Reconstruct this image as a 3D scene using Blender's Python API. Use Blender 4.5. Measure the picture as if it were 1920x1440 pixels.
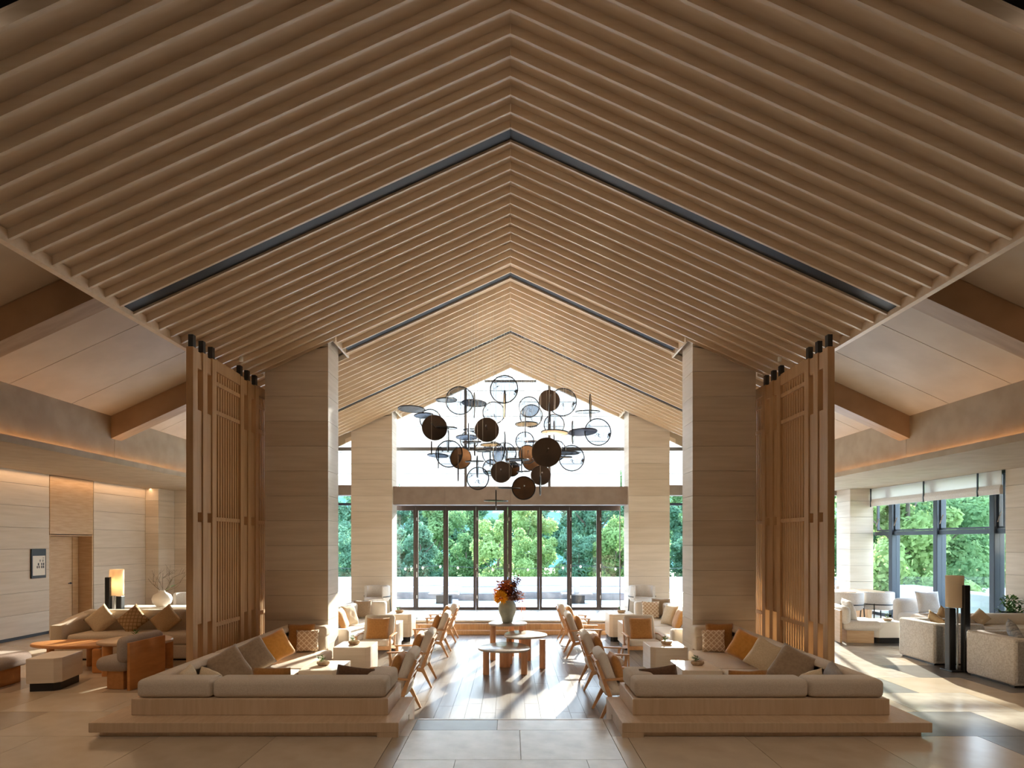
import bpy, bmesh, math, random
from mathutils import Vector, Matrix, Euler, noise
R = math.radians
rnd = random.Random(7)
for o in list(bpy.data.objects): bpy.data.objects.remove(o)
scn = bpy.context.scene
COL = scn.collection

# ------------------------------------------------------------------ camera, world, sun, exposure
CZ = 2.0
cam_d = bpy.data.cameras.new('camera'); cam = bpy.data.objects.new('camera', cam_d); COL.objects.link(cam)
cam.location = (0, 0, CZ); cam.rotation_euler = (R(90), 0, 0)
cam_d.sensor_width = 36; cam_d.lens = 36*1150/1920
cam_d.shift_y = 295/1920; cam_d.shift_x = 3/1920
cam_d.clip_start = 0.05; cam_d.clip_end = 600
scn.camera = cam
scn.view_settings.view_transform = 'Standard'; scn.view_settings.look = 'None'
scn.view_settings.gamma = 1; scn.view_settings.use_curve_mapping = False
scn.view_settings.exposure = 0.9
scn.cycles.max_bounces = 10; scn.cycles.diffuse_bounces = 6; scn.cycles.transparent_max_bounces = 16
scn.cycles.sample_clamp_indirect = 6

W = bpy.data.worlds.new('world'); scn.world = W; W.use_nodes = True
wn = W.node_tree; wn.nodes.clear()
wo = wn.nodes.new('ShaderNodeOutputWorld'); wb = wn.nodes.new('ShaderNodeBackground')
tc = wn.nodes.new('ShaderNodeTexCoord'); sp = wn.nodes.new('ShaderNodeSeparateXYZ')
rp = wn.nodes.new('ShaderNodeValToRGB')
wn.links.new(tc.outputs['Generated'], sp.inputs[0]); wn.links.new(sp.outputs['Z'], rp.inputs[0])
rp.color_ramp.elements[0].position = 0.0; rp.color_ramp.elements[0].color = (0.92, 0.95, 1.0, 1)
rp.color_ramp.elements[1].position = 0.6; rp.color_ramp.elements[1].color = (0.50, 0.68, 1.0, 1)
wn.links.new(rp.outputs[0], wb.inputs[0]); wb.inputs[1].default_value = 5.8
wn.links.new(wb.outputs[0], wo.inputs[0])

def light(name, kind, loc, rot, energy, col, **kw):
    d = bpy.data.lights.new(name, kind); d.energy = energy; d.color = col
    for k, v in kw.items(): setattr(d, k, v)
    o = bpy.data.objects.new(name, d); COL.objects.link(o); o.location = loc; o.rotation_euler = rot
    return o
AZ, EL = R(15.3), R(15.8)
sd = Vector((-math.sin(AZ)*math.cos(EL), -math.cos(AZ)*math.cos(EL), -math.sin(EL)))
light('sun', 'SUN', (10, 60, 30), sd.to_track_quat('-Z', 'Y').to_euler(), 12.5, (1.0, 0.90, 0.78), angle=R(0.7))

# ------------------------------------------------------------------ materials
def lin(h):
    h = h.lstrip('#'); r = []
    for i in (0, 2, 4):
        v = int(h[i:i+2], 16)/255; r.append(v/12.92 if v <= .04045 else ((v+.055)/1.055)**2.4)
    return tuple(r)
def mat(name, col, rough=.6, metal=0, col2=None, scale=(6, 6, 6), detail=3, bump=0, bscale=None, spec=.5, coord='Object', lo=.35, hi=.65, noise_rough=0, sheen=0):
    m = bpy.data.materials.new(name); m.use_nodes = True; n = m.node_tree; b = n.nodes['Principled BSDF']
    if isinstance(col, str): col = lin(col)
    if isinstance(col2, str): col2 = lin(col2)
    b.inputs['Base Color'].default_value = (*col, 1); b.inputs['Roughness'].default_value = rough
    b.inputs['Metallic'].default_value = metal; b.inputs['Specular IOR Level'].default_value = spec
    if sheen: b.inputs['Sheen Weight'].default_value = sheen
    if col2 or bump:
        t = n.nodes.new('ShaderNodeTexCoord'); mp = n.nodes.new('ShaderNodeMapping'); ns = n.nodes.new('ShaderNodeTexNoise')
        mp.inputs['Scale'].default_value = scale; ns.inputs['Scale'].default_value = 1; ns.inputs['Detail'].default_value = detail
        n.links.new(t.outputs[coord], mp.inputs[0]); n.links.new(mp.outputs[0], ns.inputs['Vector'])
        if col2:
            cr = n.nodes.new('ShaderNodeValToRGB'); cr.color_ramp.elements[0].position = lo; cr.color_ramp.elements[1].position = hi
            cr.color_ramp.elements[0].color = (*col, 1); cr.color_ramp.elements[1].color = (*col2, 1)
            n.links.new(ns.outputs['Fac'], cr.inputs[0]); n.links.new(cr.outputs[0], b.inputs['Base Color'])
        if bump:
            bp = n.nodes.new('ShaderNodeBump'); bp.inputs['Strength'].default_value = bump; bp.inputs['Distance'].default_value = .01
            src = ns
            if bscale:
                src = n.nodes.new('ShaderNodeTexNoise'); mp2 = n.nodes.new('ShaderNodeMapping'); mp2.inputs['Scale'].default_value = bscale
                src.inputs['Scale'].default_value = 1
                n.links.new(t.outputs[coord], mp2.inputs[0]); n.links.new(mp2.outputs[0], src.inputs['Vector'])
            n.links.new(src.outputs['Fac'], bp.inputs['Height']); n.links.new(bp.outputs[0], b.inputs['Normal'])
    return m
def emis(name, col, s):
    m = bpy.data.materials.new(name); m.use_nodes = True; n = m.node_tree; b = n.nodes['Principled BSDF']
    b.inputs['Base Color'].default_value = (*col, 1); b.inputs['Emission Color'].default_value = (*col, 1); b.inputs['Emission Strength'].default_value = s
    return m
def glassm(name, tint=(.93, .97, .96), rough=.02, ior=1.45, pattern=None):
    m = bpy.data.materials.new(name); m.use_nodes = True; n = m.node_tree; n.nodes.clear()
    o = n.nodes.new('ShaderNodeOutputMaterial'); mx = n.nodes.new('ShaderNodeMixShader'); tr = n.nodes.new('ShaderNodeBsdfTransparent')
    gl = n.nodes.new('ShaderNodeBsdfGlossy'); fr = n.nodes.new('ShaderNodeFresnel'); fr.inputs[0].default_value = ior
    gl.inputs['Roughness'].default_value = rough; tr.inputs[0].default_value = (*tint, 1)
    ge = n.nodes.new('ShaderNodeNewGeometry'); iv = n.nodes.new('ShaderNodeMath'); iv.operation = 'SUBTRACT'; iv.inputs[0].default_value = 1; ml = n.nodes.new('ShaderNodeMath'); ml.operation = 'MULTIPLY'
    n.links.new(ge.outputs['Backfacing'], iv.inputs[1]); n.links.new(iv.outputs[0], ml.inputs[0]); n.links.new(fr.outputs[0], ml.inputs[1])
    n.links.new(ml.outputs[0], mx.inputs[0]); n.links.new(tr.outputs[0], mx.inputs[1]); n.links.new(gl.outputs[0], mx.inputs[2])
    last = mx
    if pattern:
        t = n.nodes.new('ShaderNodeTexCoord'); ns = n.nodes.new('ShaderNodeTexNoise'); ns.inputs['Scale'].default_value = 6; ns.inputs['Detail'].default_value = 9; ns.inputs['Roughness'].default_value = .72
        cr = n.nodes.new('ShaderNodeValToRGB'); cr.color_ramp.elements[0].position = .585; cr.color_ramp.elements[1].position = .62
        df = n.nodes.new('ShaderNodeBsdfDiffuse'); df.inputs[0].default_value = (*pattern, 1); m2 = n.nodes.new('ShaderNodeMixShader')
        n.links.new(t.outputs['Object'], ns.inputs['Vector']); n.links.new(ns.outputs['Fac'], cr.inputs[0]); n.links.new(cr.outputs[0], m2.inputs[0])
        n.links.new(mx.outputs[0], m2.inputs[1]); n.links.new(df.outputs[0], m2.inputs[2]); last = m2
    n.links.new(last.outputs[0], o.inputs[0]); return m
def translucent(name, col, col2=None, frac=.6, scale=2.0, rough=.8):
    m = bpy.data.materials.new(name); m.use_nodes = True; n = m.node_tree; n.nodes.clear()
    o = n.nodes.new('ShaderNodeOutputMaterial'); mx = n.nodes.new('ShaderNodeMixShader'); mx.inputs[0].default_value = frac
    df = n.nodes.new('ShaderNodeBsdfDiffuse'); tl = n.nodes.new('ShaderNodeBsdfTranslucent')
    df.inputs[0].default_value = (*col, 1); tl.inputs[0].default_value = (*col, 1)
    if col2:
        t = n.nodes.new('ShaderNodeTexCoord'); ns = n.nodes.new('ShaderNodeTexNoise'); ns.inputs['Scale'].default_value = scale; ns.inputs['Detail'].default_value = 4
        oi = n.nodes.new('ShaderNodeObjectInfo'); ad = n.nodes.new('ShaderNodeMath'); ad.operation = 'MULTIPLY_ADD'; ad.inputs[1].default_value = .35; 
        cr = n.nodes.new('ShaderNodeValToRGB'); cr.color_ramp.elements[0].position = .35; cr.color_ramp.elements[1].position = .95
        cr.color_ramp.elements[0].color = (*col, 1); cr.color_ramp.elements[1].color = (*col2, 1)
        n.links.new(t.outputs['Object'], ns.inputs['Vector']); n.links.new(oi.outputs['Random'], ad.inputs[0]); n.links.new(ns.outputs['Fac'], ad.inputs[2])
        n.links.new(ad.outputs[0], cr.inputs[0])
        n.links.new(cr.outputs[0], df.inputs[0]); n.links.new(cr.outputs[0], tl.inputs[0])
    n.links.new(df.outputs[0], mx.inputs[1]); n.links.new(tl.outputs[0], mx.inputs[2]); n.links.new(mx.outputs[0], o.inputs[0]); return m
def quilt(name, ca, cb, k=26):
    m = bpy.data.materials.new(name); m.use_nodes = True; n = m.node_tree; b = n.nodes['Principled BSDF']; b.inputs['Roughness'].default_value = .9
    t = n.nodes.new('ShaderNodeTexCoord'); outs = []
    for a in (45, -45):
        mp = n.nodes.new('ShaderNodeMapping'); mp.inputs['Rotation'].default_value = (0, 0, R(a)); w = n.nodes.new('ShaderNodeTexWave'); w.inputs['Scale'].default_value = k/6.28*1.2
        n.links.new(t.outputs['Object'], mp.inputs[0]); n.links.new(mp.outputs[0], w.inputs['Vector']); outs.append(w)
    mn = n.nodes.new('ShaderNodeMath'); mn.operation = 'MINIMUM'; n.links.new(outs[0].outputs['Fac'], mn.inputs[0]); n.links.new(outs[1].outputs['Fac'], mn.inputs[1])
    cr = n.nodes.new('ShaderNodeValToRGB'); cr.color_ramp.elements[0].position = .02; cr.color_ramp.elements[1].position = .2
    cr.color_ramp.elements[0].color = (*lin(cb), 1); cr.color_ramp.elements[1].color = (*lin(ca), 1)
    n.links.new(mn.outputs[0], cr.inputs[0]); n.links.new(cr.outputs[0], b.inputs['Base Color'])
    bp = n.nodes.new('ShaderNodeBump'); bp.inputs['Strength'].default_value = .5; bp.inputs['Distance'].default_value = .01
    n.links.new(mn.outputs[0], bp.inputs['Height']); n.links.new(bp.outputs[0], b.inputs['Normal']); return m

M = {}
M['slat'] = mat('slat_wood', '#e3cfb6', .4, col2='#dcc6aa', scale=(1.2, 20, 20), detail=4)
M['ceil'] = mat('ceiling_wood', '#ecdac4', .38, col2='#e4cfb6', scale=(1.2, 14, 3))
M['side'] = mat('side_ceiling_panel', '#c6b8a6', .55, col2='#bcad9a', scale=(2, 2, 2))
M['beam'] = mat('beam_veneer', '#a88c70', .5, col2='#9a7e62', scale=(2, 12, 2))
M['fascia'] = mat('fascia_plaster', '#b5a289', .7, col2='#aa967d', scale=(3, 3, 3), bump=.1)
M['wood'] = mat('oak_veneer', '#c9a883', .45, col2='#bb9871', scale=(3, 3, 26), detail=4)
M['wood_h'] = mat('oak_veneer_long', '#cfa87c', .42, col2='#bd946a', scale=(40, 8, 3), detail=4)
M['platform'] = mat('platform_oak', '#ceb293', .5, col2='#c4a685', scale=(30, 6, 2), detail=4)
M['screen'] = mat('screen_oak', '#c9a57c', .45, col2='#bb966d', scale=(14, 14, 1.4), detail=4)
M['orange_wood'] = mat('honey_wood', '#c8894d', .35, col2='#b87a40', scale=(3, 14, 14), detail=4)
M['chair_wood'] = mat('ash_chair_wood', '#d6a576', .35, col2='#c69566', scale=(14, 14, 14), detail=3)
M['table_leg'] = mat('table_leg_wood', '#d5a27a', .35, col2='#c69069', scale=(20, 20, 3), detail=3)
M['black'] = mat('black_metal', '#17181b', .4)
M['dark'] = mat('dark_slot', '#232529', .55)
M['frame'] = mat('bronze_frame', '#4a403b', .4, metal=.2)
M['side2'] = mat('plaster', '#b5a289', .8)
M['lintel'] = mat('lintel_board', '#96867a', .6, col2='#8b7b6f', scale=(4, 4, 4))
M['frame_u'] = mat('grey_upper_frame', '#7d7a78', .5)
M['frame_b'] = mat('slate_frame', '#39424e', .4, metal=.2)
M['chrome'] = mat('steel', '#cfd3d6', .25, metal=1)
M['void'] = mat('black_void', '#0c0a09', .9)
M['led_h'] = mat('led_profile', '#dcd3c6', .5)
for i, (a, b_) in enumerate((('#d4c5b3', '#cabaa6'), ('#cfbfac', '#c6b5a0'), ('#d8cab9', '#cebfad'))):
    M['stone%d' % i] = mat('travertine', a, .55, col2=b_, scale=(1.2, 1.2, 16), detail=6, bump=.15)
for i, (a, b_) in enumerate((('#c5b49e', '#b8a68f'), ('#cbbba6', '#bfae98'), ('#ab9a86', '#9f8e7a'), ('#c0ae97', '#b3a189'))):
    M['tile%d' % i] = mat('floor_stone', a, .24, col2=b_, scale=(3, 3, 3), detail=6, lo=.3, hi=.7)
M['tile_w'] = mat('floor_stone_pale', '#d0c8bc', .22, col2='#bdb4a8', scale=(4, 4, 4), detail=6)
M['tile_g'] = mat('floor_stone_grey', '#73706d', .3, col2='#65625f', scale=(4, 4, 4), detail=6)
M['grout'] = mat('grout', '#7d6f5e', .8)
for i, (a, b_) in enumerate((('#857a70', '#796e64'), ('#8b8076', '#7f746a'), ('#80756b', '#746a60'))):
    M['plank%d' % i] = mat('floor_oak_grey', a, .28, col2=b_, scale=(22, 1.5, 4), detail=5, spec=.3)
fab = dict(bump=.35, bscale=(260, 260, 260))
M['sofa'] = mat('oatmeal_linen', '#d3c4b2', .95, col2='#c7b7a3', scale=(90, 90, 90), **fab)
M['sofa_w'] = mat('ivory_linen', '#e6ddd1', .95, col2='#dcd1c4', scale=(90, 90, 90), **fab)
M['boucle'] = mat('white_boucle', '#e3e0db', .95, col2='#cbc6bf', scale=(50, 50, 50), bump=.8)
M['grey_fab'] = mat('warm_grey_fabric', '#a5968a', .95, col2='#998a7e', scale=(90, 90, 90), **fab)
M['mustard'] = mat('mustard_velvet', '#d0913a', .8, col2='#c4852f', scale=(20, 20, 20), sheen=.4)
M['ochre'] = mat('ochre_linen', '#a9753a', .9, col2='#9c6a32', scale=(40, 40, 40), sheen=.2)
M['caramel'] = mat('caramel_fabric', '#c08a4e', .85, col2='#b27d43', scale=(30, 30, 30), sheen=.3)
M['taupe'] = mat('taupe_fabric', '#a08970', .9, col2='#937c64', scale=(30, 30, 30), sheen=.3)
M['choc'] = mat('chocolate_fabric', '#6a4c35', .9, col2='#5d412d', scale=(40, 40, 40), sheen=.2)
M['cream'] = mat('cream_fabric', '#dcc7a8', .9, col2='#cfb998', scale=(60, 60, 60), **fab)
M['tan'] = mat('tan_fabric', '#cbab80', .9, col2='#bd9d72', scale=(60, 60, 60), **fab)
M['white_f'] = mat('white_fabric', '#e2ddd8', .9, col2='#d6d0ca', scale=(60, 60, 60), **fab)
M['grey_p'] = mat('grey_pillow', '#a39a92', .9, col2='#958c84', scale=(60, 60, 60), **fab)
M['quilt'] = quilt('lattice_pillow', '#c9a98a', '#f1e2cd')
M['quilt3'] = quilt('grey_quilted_pillow', '#aeb2b8', '#8f949c')
M['quilt2'] = quilt('lattice_pillow_tan', '#bb9c74', '#8f7048')
M['table'] = mat('pale_lacquer', '#e8d9c6', .3, col2='#e0cfb9', scale=(2, 2, 30), detail=4)
M['tabletop'] = mat('grey_stone_top', '#bdb2a7', .25, col2='#aaa095', scale=(5, 5, 5), detail=5)
M['vase'] = mat('celadon_vase', '#aeb5a8', .45, col2='#9aa297', scale=(8, 8, 8))
M['vase_w'] = mat('white_vase', '#e6ddd0', .5)
M['round_top'] = mat('pinkish_oak_top', '#d3b496', .3, col2='#c7a686', scale=(3, 20, 3))
M['dish'] = mat('stone_dish', '#cbb192', .5, col2='#b39877', scale=(20, 20, 20))
M['leaf'] = mat('plant_leaf', '#3f6b2c', .5, col2='#5b8a3c', scale=(20, 20, 20))
M['red_leaf'] = translucent('rust_leaf', (.30, .05, .02), (.62, .20, .05), frac=.45, scale=9)
M['brown_leaf'] = translucent('burgundy_leaf', (.17, .035, .03), (.34, .14, .07), frac=.4, scale=9)
M['petal'] = translucent('orange_petal', (1.0, .55, .03), (1.0, .70, .10), frac=.5, scale=9)
M['pink'] = translucent('salmon_amaranth', (.8, .42, .26), frac=.5)
M['twig'] = mat('dry_twig', '#6c5a44', .8)
M['paper'] = mat('paper', '#e0d8cc', .8)
M['white'] = mat('white_paint', '#e9e6e0', .6)
M['wood_disc'] = mat('walnut_disc', '#5d4a3b', .4, col2='#44352a', scale=(2, 2, 14), detail=5)
M['amber_disc'] = mat('amber_disc', '#7b5636', .35, col2='#593c22', scale=(3, 3, 9), detail=5)
M['glass'] = glassm('window_glass')
M['disc_glass'] = glassm('ink_glass', tint=(.62, .64, .67), rough=.1, ior=1.3, pattern=(.07, .08, .1))
M['smoke'] = glassm('smoke_glass', tint=(.2, .2, .205), rough=.2)
M['creamg'] = translucent('cream_glass', (.85, .72, .52))
M['blind'] = translucent('roller_blind', (.86, .87, .88), frac=.6)
M['roman'] = translucent('roman_blind', (.80, .78, .76), frac=.5)
M['shade'] = translucent('lamp_shade_linen', (.86, .76, .62), frac=.5)
M['leafA'] = translucent('foliage_bright', (.15, .27, .09), (.36, .48, .20), frac=.6, scale=.6)
M['leafB'] = translucent('foliage_mid', (.09, .20, .08), (.24, .36, .16), frac=.6, scale=.6)
M['leafC'] = translucent('foliage_cool', (.08, .19, .12), (.18, .31, .20), frac=.55, scale=.6)
M['bark'] = mat('bark', '#5b5148', .9, col2='#463d35', scale=(8, 8, 2))
M['hill'] = mat('hazed_forest_hill', (.05, .17, .16), .95, col2=(.12, .30, .22), scale=(.25, .25, .3), detail=10, coord='Generated', lo=.4, hi=.6)
M['hill'] = mat('hazed_forest_hill', (.035, .12, .12), .95, col2=(.08, .20, .15), scale=(.22, .22, .35), detail=9, lo=.42, hi=.6)  # distance haze is mixed into the blue-green forest colour
M['grass'] = mat('grass', (.12, .22, .06), .95, col2=(.2, .33, .1), scale=(.6, .6, .6))
M['deck'] = mat('terrace_paving', '#adb0b6', .5, col2='#bfc0c1', scale=(1, 1, 1))
M['rock'] = mat('dark_rock', '#6d6a6b', .8, col2='#8f8a88', scale=(3, 3, 3))
M['bulb'] = emis('warm_bulb', (1, .85, .55), 6)
M['outf'] = mat('outdoor_white', '#c3c5ce', .8)

# ------------------------------------------------------------------ mesh helpers
class B:
    def __init__(s): s.bm = bmesh.new()
    def _merge(s, b2, T=None):
        if T is not None: bmesh.ops.transform(b2, matrix=T, verts=b2.verts)
        me = bpy.data.meshes.new('t'); b2.to_mesh(me); b2.free(); s.bm.from_mesh(me); bpy.data.meshes.remove(me); return s
    def box(s, x0, x1, y0, y1, z0, z1, r=0, seg=2, T=None):
        x0, x1 = min(x0, x1), max(x0, x1); y0, y1 = min(y0, y1), max(y0, y1)
        b2 = bmesh.new(); bmesh.ops.create_cube(b2, size=1)
        bmesh.ops.transform(b2, matrix=Matrix.Translation(((x0+x1)/2, (y0+y1)/2, (z0+z1)/2)) @ Matrix.Diagonal((x1-x0, y1-y0, z1-z0, 1)), verts=b2.verts)
        if r: bmesh.ops.bevel(b2, geom=b2.edges[:], offset=min(r, .49*min(x1-x0, y1-y0, z1-z0)), segments=seg, profile=.5, affect='EDGES')
        return s._merge(b2, T)
    def beam(s, p0, p1, w, h, w2=None, h2=None, up=(0, 0, 1), r=0):
        p0, p1 = Vector(p0), Vector(p1); d = (p1-p0); L = d.length; d.normalize()
        u = Vector(up); side = d.cross(u)
        if side.length < 1e-4: side = d.cross(Vector((1, 0, 0)))
        side.normalize(); u = side.cross(d).normalized(); w2 = w if w2 is None else w2; h2 = h if h2 is None else h2
        b2 = bmesh.new(); vs = []
        for p, a, b_ in ((p0, w, h), (p1, w2, h2)):
            for sx, sy in ((-1, -1), (1, -1), (1, 1), (-1, 1)): vs.append(b2.verts.new(p + side*(sx*a/2) + u*(sy*b_/2)))
        for f in ((3, 2, 1, 0), (4, 5, 6, 7), (0, 1, 5, 4), (1, 2, 6, 5), (2, 3, 7, 6), (3, 0, 4, 7)): b2.faces.new([vs[i] for i in f])
        if r: bmesh.ops.bevel(b2, geom=b2.edges[:], offset=r, segments=2, profile=.5, affect='EDGES')
        return s._merge(b2)
    def prism(s, poly, a0, a1, axis='z', r=0, seg=2, T=None):
        b2 = bmesh.new()
        def P(p, a): return (p[0], p[1], a) if axis == 'z' else ((p[0], a, p[1]) if axis == 'y' else (a, p[0], p[1]))
        lo = [b2.verts.new(P(p, a0)) for p in poly]; hi = [b2.verts.new(P(p, a1)) for p in poly]
        b2.faces.new(lo[::-1]); b2.faces.new(hi); n = len(poly)
        for i in range(n): b2.faces.new((lo[i], lo[(i+1) % n], hi[(i+1) % n], hi[i]))
        bmesh.ops.recalc_face_normals(b2, faces=b2.faces[:])
        if r:
            es = [e for e in b2.edges if (e.verts[0] in hi and e.verts[1] in hi) or (e.verts[0] in lo and e.verts[1] in lo)]
            bmesh.ops.bevel(b2, geom=es, offset=r, segments=seg, profile=.5, affect='EDGES')
        return s._merge(b2, T)
    def lathe(s, prof, seg=24, T=None, sx=1, sy=1):
        b2 = bmesh.new(); rings = []
        for (r, z) in prof:
            if r < 1e-5: rings.append([b2.verts.new((0, 0, z))])
            else: rings.append([b2.verts.new((r*sx*math.cos(2*math.pi*i/seg), r*sy*math.sin(2*math.pi*i/seg), z)) for i in range(seg)])
        for a, b_ in zip(rings, rings[1:]):
            for i in range(seg):
                j = (i+1) % seg
                if len(a) == 1 and len(b_) == 1: continue
                if len(a) == 1: b2.faces.new((a[0], b_[i], b_[j]))
                elif len(b_) == 1: b2.faces.new((a[i], a[j], b_[0]))
                else: b2.faces.new((a[i], a[j], b_[j], b_[i]))
        bmesh.ops.recalc_face_normals(b2, faces=b2.faces[:])
        return s._merge(b2, T)
    def cyl(s, c, r, h, seg=20, T=None, r2=None):
        r2 = r if r2 is None else r2
        t = Matrix.Translation(c)
        return s.lathe([(0, 0), (r, 0), (r2, h), (0, h)], seg, (T @ t) if T is not None else t)
    def tube(s, pts, r, seg=6, r2=None):
        pts = [Vector(p) for p in pts]; b2 = bmesh.new(); rings = []; n = len(pts); r2 = r if r2 is None else r2
        for i, p in enumerate(pts):
            d = (pts[min(i+1, n-1)] - pts[max(i-1, 0)]).normalized()
            a = d.cross(Vector((0, 0, 1)))
            if a.length < .05: a = d.cross(Vector((1, 0, 0)))
            a.normalize(); b_ = d.cross(a); rr = r + (r2-r)*i/max(1, n-1)
            rings.append([b2.verts.new(p + (a*math.cos(2*math.pi*k/seg) + b_*math.sin(2*math.pi*k/seg))*rr) for k in range(seg)])
        for q, w in zip(rings, rings[1:]):
            for k in range(seg): b2.faces.new((q[k], q[(k+1) % seg], w[(k+1) % seg], w[k]))
        b2.faces.new(rings[0][::-1]); b2.faces.new(rings[-1])
        bmesh.ops.recalc_face_normals(b2, faces=b2.faces[:])
        return s._merge(b2)
    def quad(s, c, a, b_):
        c, a, b_ = Vector(c), Vector(a), Vector(b_)
        vs = [s.bm.verts.new(c+p) for p in (-a-b_, a-b_, a+b_, -a+b_)]; s.bm.faces.new(vs); return s
    def leaf(s, p, d, L, w, bend=.15):
        p, d = Vector(p), Vector(d).normalized(); sd_ = d.cross(Vector((0, 0, 1)))
        if sd_.length < .05: sd_ = Vector((1, 0, 0))
        sd_.normalize(); up = sd_.cross(d)
        v = [s.bm.verts.new(q) for q in (p, p+d*L*.5+sd_*w/2+up*bend*L*.4, p+d*L, p+d*L*.5-sd_*w/2+up*bend*L*.4)]
        s.bm.faces.new(v); return s
    def mesh(s, name, smooth=0):
        me = bpy.data.meshes.new(name); s.bm.to_mesh(me); s.bm.free()
        if smooth:
            for p in me.polygons: p.use_smooth = True
            me.set_sharp_from_angle(angle=R(smooth))
        return me

def put(name, me, m, parent=None, loc=(0, 0, 0), rot=(0, 0, 0), smooth=0, **props):
    if isinstance(me, B): me = me.mesh(name, smooth)
    if m is not None and not me.materials: me.materials.append(m if not isinstance(m, str) else M[m])
    o = bpy.data.objects.new(name, me); COL.objects.link(o); o.parent = parent; o.location = loc; o.rotation_euler = rot
    for k, v in props.items(): o[k] = v
    return o
def thing(name, label, cat, loc=(0, 0, 0), rz=0, group=None):
    o = bpy.data.objects.new(name, None); COL.objects.link(o); o.location = loc; o.rotation_euler = (0, 0, rz); o.empty_display_size = .1
    o['label'] = label; o['category'] = cat
    if group: o['group'] = group
    return o
def struct(name, label=None):
    o = bpy.data.objects.new(name, None); COL.objects.link(o); o['kind'] = 'structure'
    if label: o['label'] = label
    return o
def tag(o, label, cat, group=None):
    o['label'] = label; o['category'] = cat
    if group: o['group'] = group
    return o
def kids(o): return [c for c in ALLKIDS.get(o.name, [])]
def copytree(root, loc, rz, label, group=None, mirror=False):
    def cp(o, par):
        c = o.copy(); COL.objects.link(c); c.parent = par
        for ch in [x for x in o.children]: cp(ch, c)
        return c
    r = root.copy(); COL.objects.link(r); r.location = loc; r.rotation_euler = (0, 0, rz); r['label'] = label
    if group: r['group'] = group
    for ch in list(root.children): cp(ch, r)
    return r
# geometry from photo measurements
def wx(px, Y): return (px-957)*Y/1150
def wz(py, Y): return CZ-(py-1015)*Y/1150
SL = .458; ZR = CZ+5.03; E = 4.78                        # slope, ridge height, half width of slatted ceiling
PX, PY0, PY1 = 4.03, 6.9, 15.54                        # sunken lounge
H1, H2 = 3.26, 4.39                                    # column inner / outer
C1, C1b, C2, C2b, YW = 10.97, 11.62, 16.9, 17.6, 17.95

# ================================================================== STRUCTURE
# floor
fl = struct('floor')
b = B()
for (x0, x1, y0, y1) in ((-10.4, 10.4, -6, PY0), (-10.4, -PX, PY0, 18.1), (PX, 10.4, PY0, 18.1), (-PX, PX, PY1, 18.1)):
    b.box(x0, x1, y0, y1, -.34, -.012)
put('floor_base', b, 'grout', fl)
put('lounge_floor_base', B().box(-PX, PX, PY0, PY1, -.42, -.312), 'grout', fl)
TW, TD = 1.2, .9
def sub(rc, pit):
    x0, x1, y0, y1 = rc; a0, a1, c0, c1 = pit
    if x1 <= a0 or x0 >= a1 or y1 <= c0 or y0 >= c1: return [rc]
    out = []
    if x0 < a0: out.append((x0, a0, y0, y1))
    if x1 > a1: out.append((a1, x1, y0, y1))
    xa, xb = max(x0, a0), min(x1, a1)
    if y0 < c0: out.append((xa, xb, y0, c0))
    if y1 > c1: out.append((xa, xb, c1, y1))
    return out
tr_ = random.Random(3); tcache = {}
def tile(x0, x1, y0, y1, m, z=0.0):
    k = (round(x1-x0, 3), round(y1-y0, 3), m)
    if k not in tcache: tcache[k] = B().box(0, x1-x0-.005, 0, y1-y0-.005, -.012, 0).mesh('tile')
    put('tile', tcache[k], m, fl, (x0, y0, z))
walk = (-1.04, 1.04)
for j in range(5, 21):
    for i in range(-9, 9):
        off = .6 if j % 2 else 0
        x0, y0 = max(-10.4, i*TW+off), j*TD; x1, y1 = min(10.4, (i+1)*TW+off), (j+1)*TD
        y1 = min(y1, 18.1)
        if x1-x0 < .05 or y1-y0 < .05: continue
        for rc in sub((x0, x1, y0, y1), (-PX-.1, PX+.1, PY0, PY1)):
            for rc2 in sub(rc, (walk[0], walk[1], 4.5, PY0)):
                if rc2[1]-rc2[0] < .02 or rc2[3]-rc2[2] < .02: continue
                if rc2[2] > PY1-.01: m = 'tile_w'
                else: m = tr_.choice(['tile0', 'tile1', 'tile1', 'tile3', 'tile3', 'tile0', 'tile2'] if rc2[1] < 5 else ['tile_w', 'tile1', 'tile_w', 'tile1', 'tile_g', 'tile_w'])
                tile(*rc2, m)
# stone walkway in front of the sunken lounge
tile(-1.04, -.14, 6.5, 6.88, 'tile_g'); tile(-.14, 1.04, 6.5, 6.9, 'tile_w')
for (x0, x1, y0, y1) in ((-1.04, .1, 5.62, 6.5), (.1, 1.04, 5.62, 6.5), (-1.04, -.5, 4.5, 5.62), (-.5, .7, 4.5, 5.62), (.7, 1.04, 4.5, 5.62)): tile(x0, x1, y0, y1, 'tile_w')
# wooden planks of the sunken floor
pk = {}
pr = random.Random(5)
for i in range(-20, 20):
    x0 = i*.2; y = PY0-.0 - pr.uniform(0, 1.6)
    while y < PY1:
        y0 = max(y, PY0); y1 = min(y+2.2, PY1); y += 2.2
        if y1-y0 < .02: continue
        if abs(x0+.1) > 3.15 : continue
        k = (round(y1-y0, 1), pr.randrange(3))
        put('plank', B().box(0, .197, 0, y1-y0-.004, -.012, 0), 'plank%d' % k[1], fl, (x0, y0, -.3))
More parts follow.
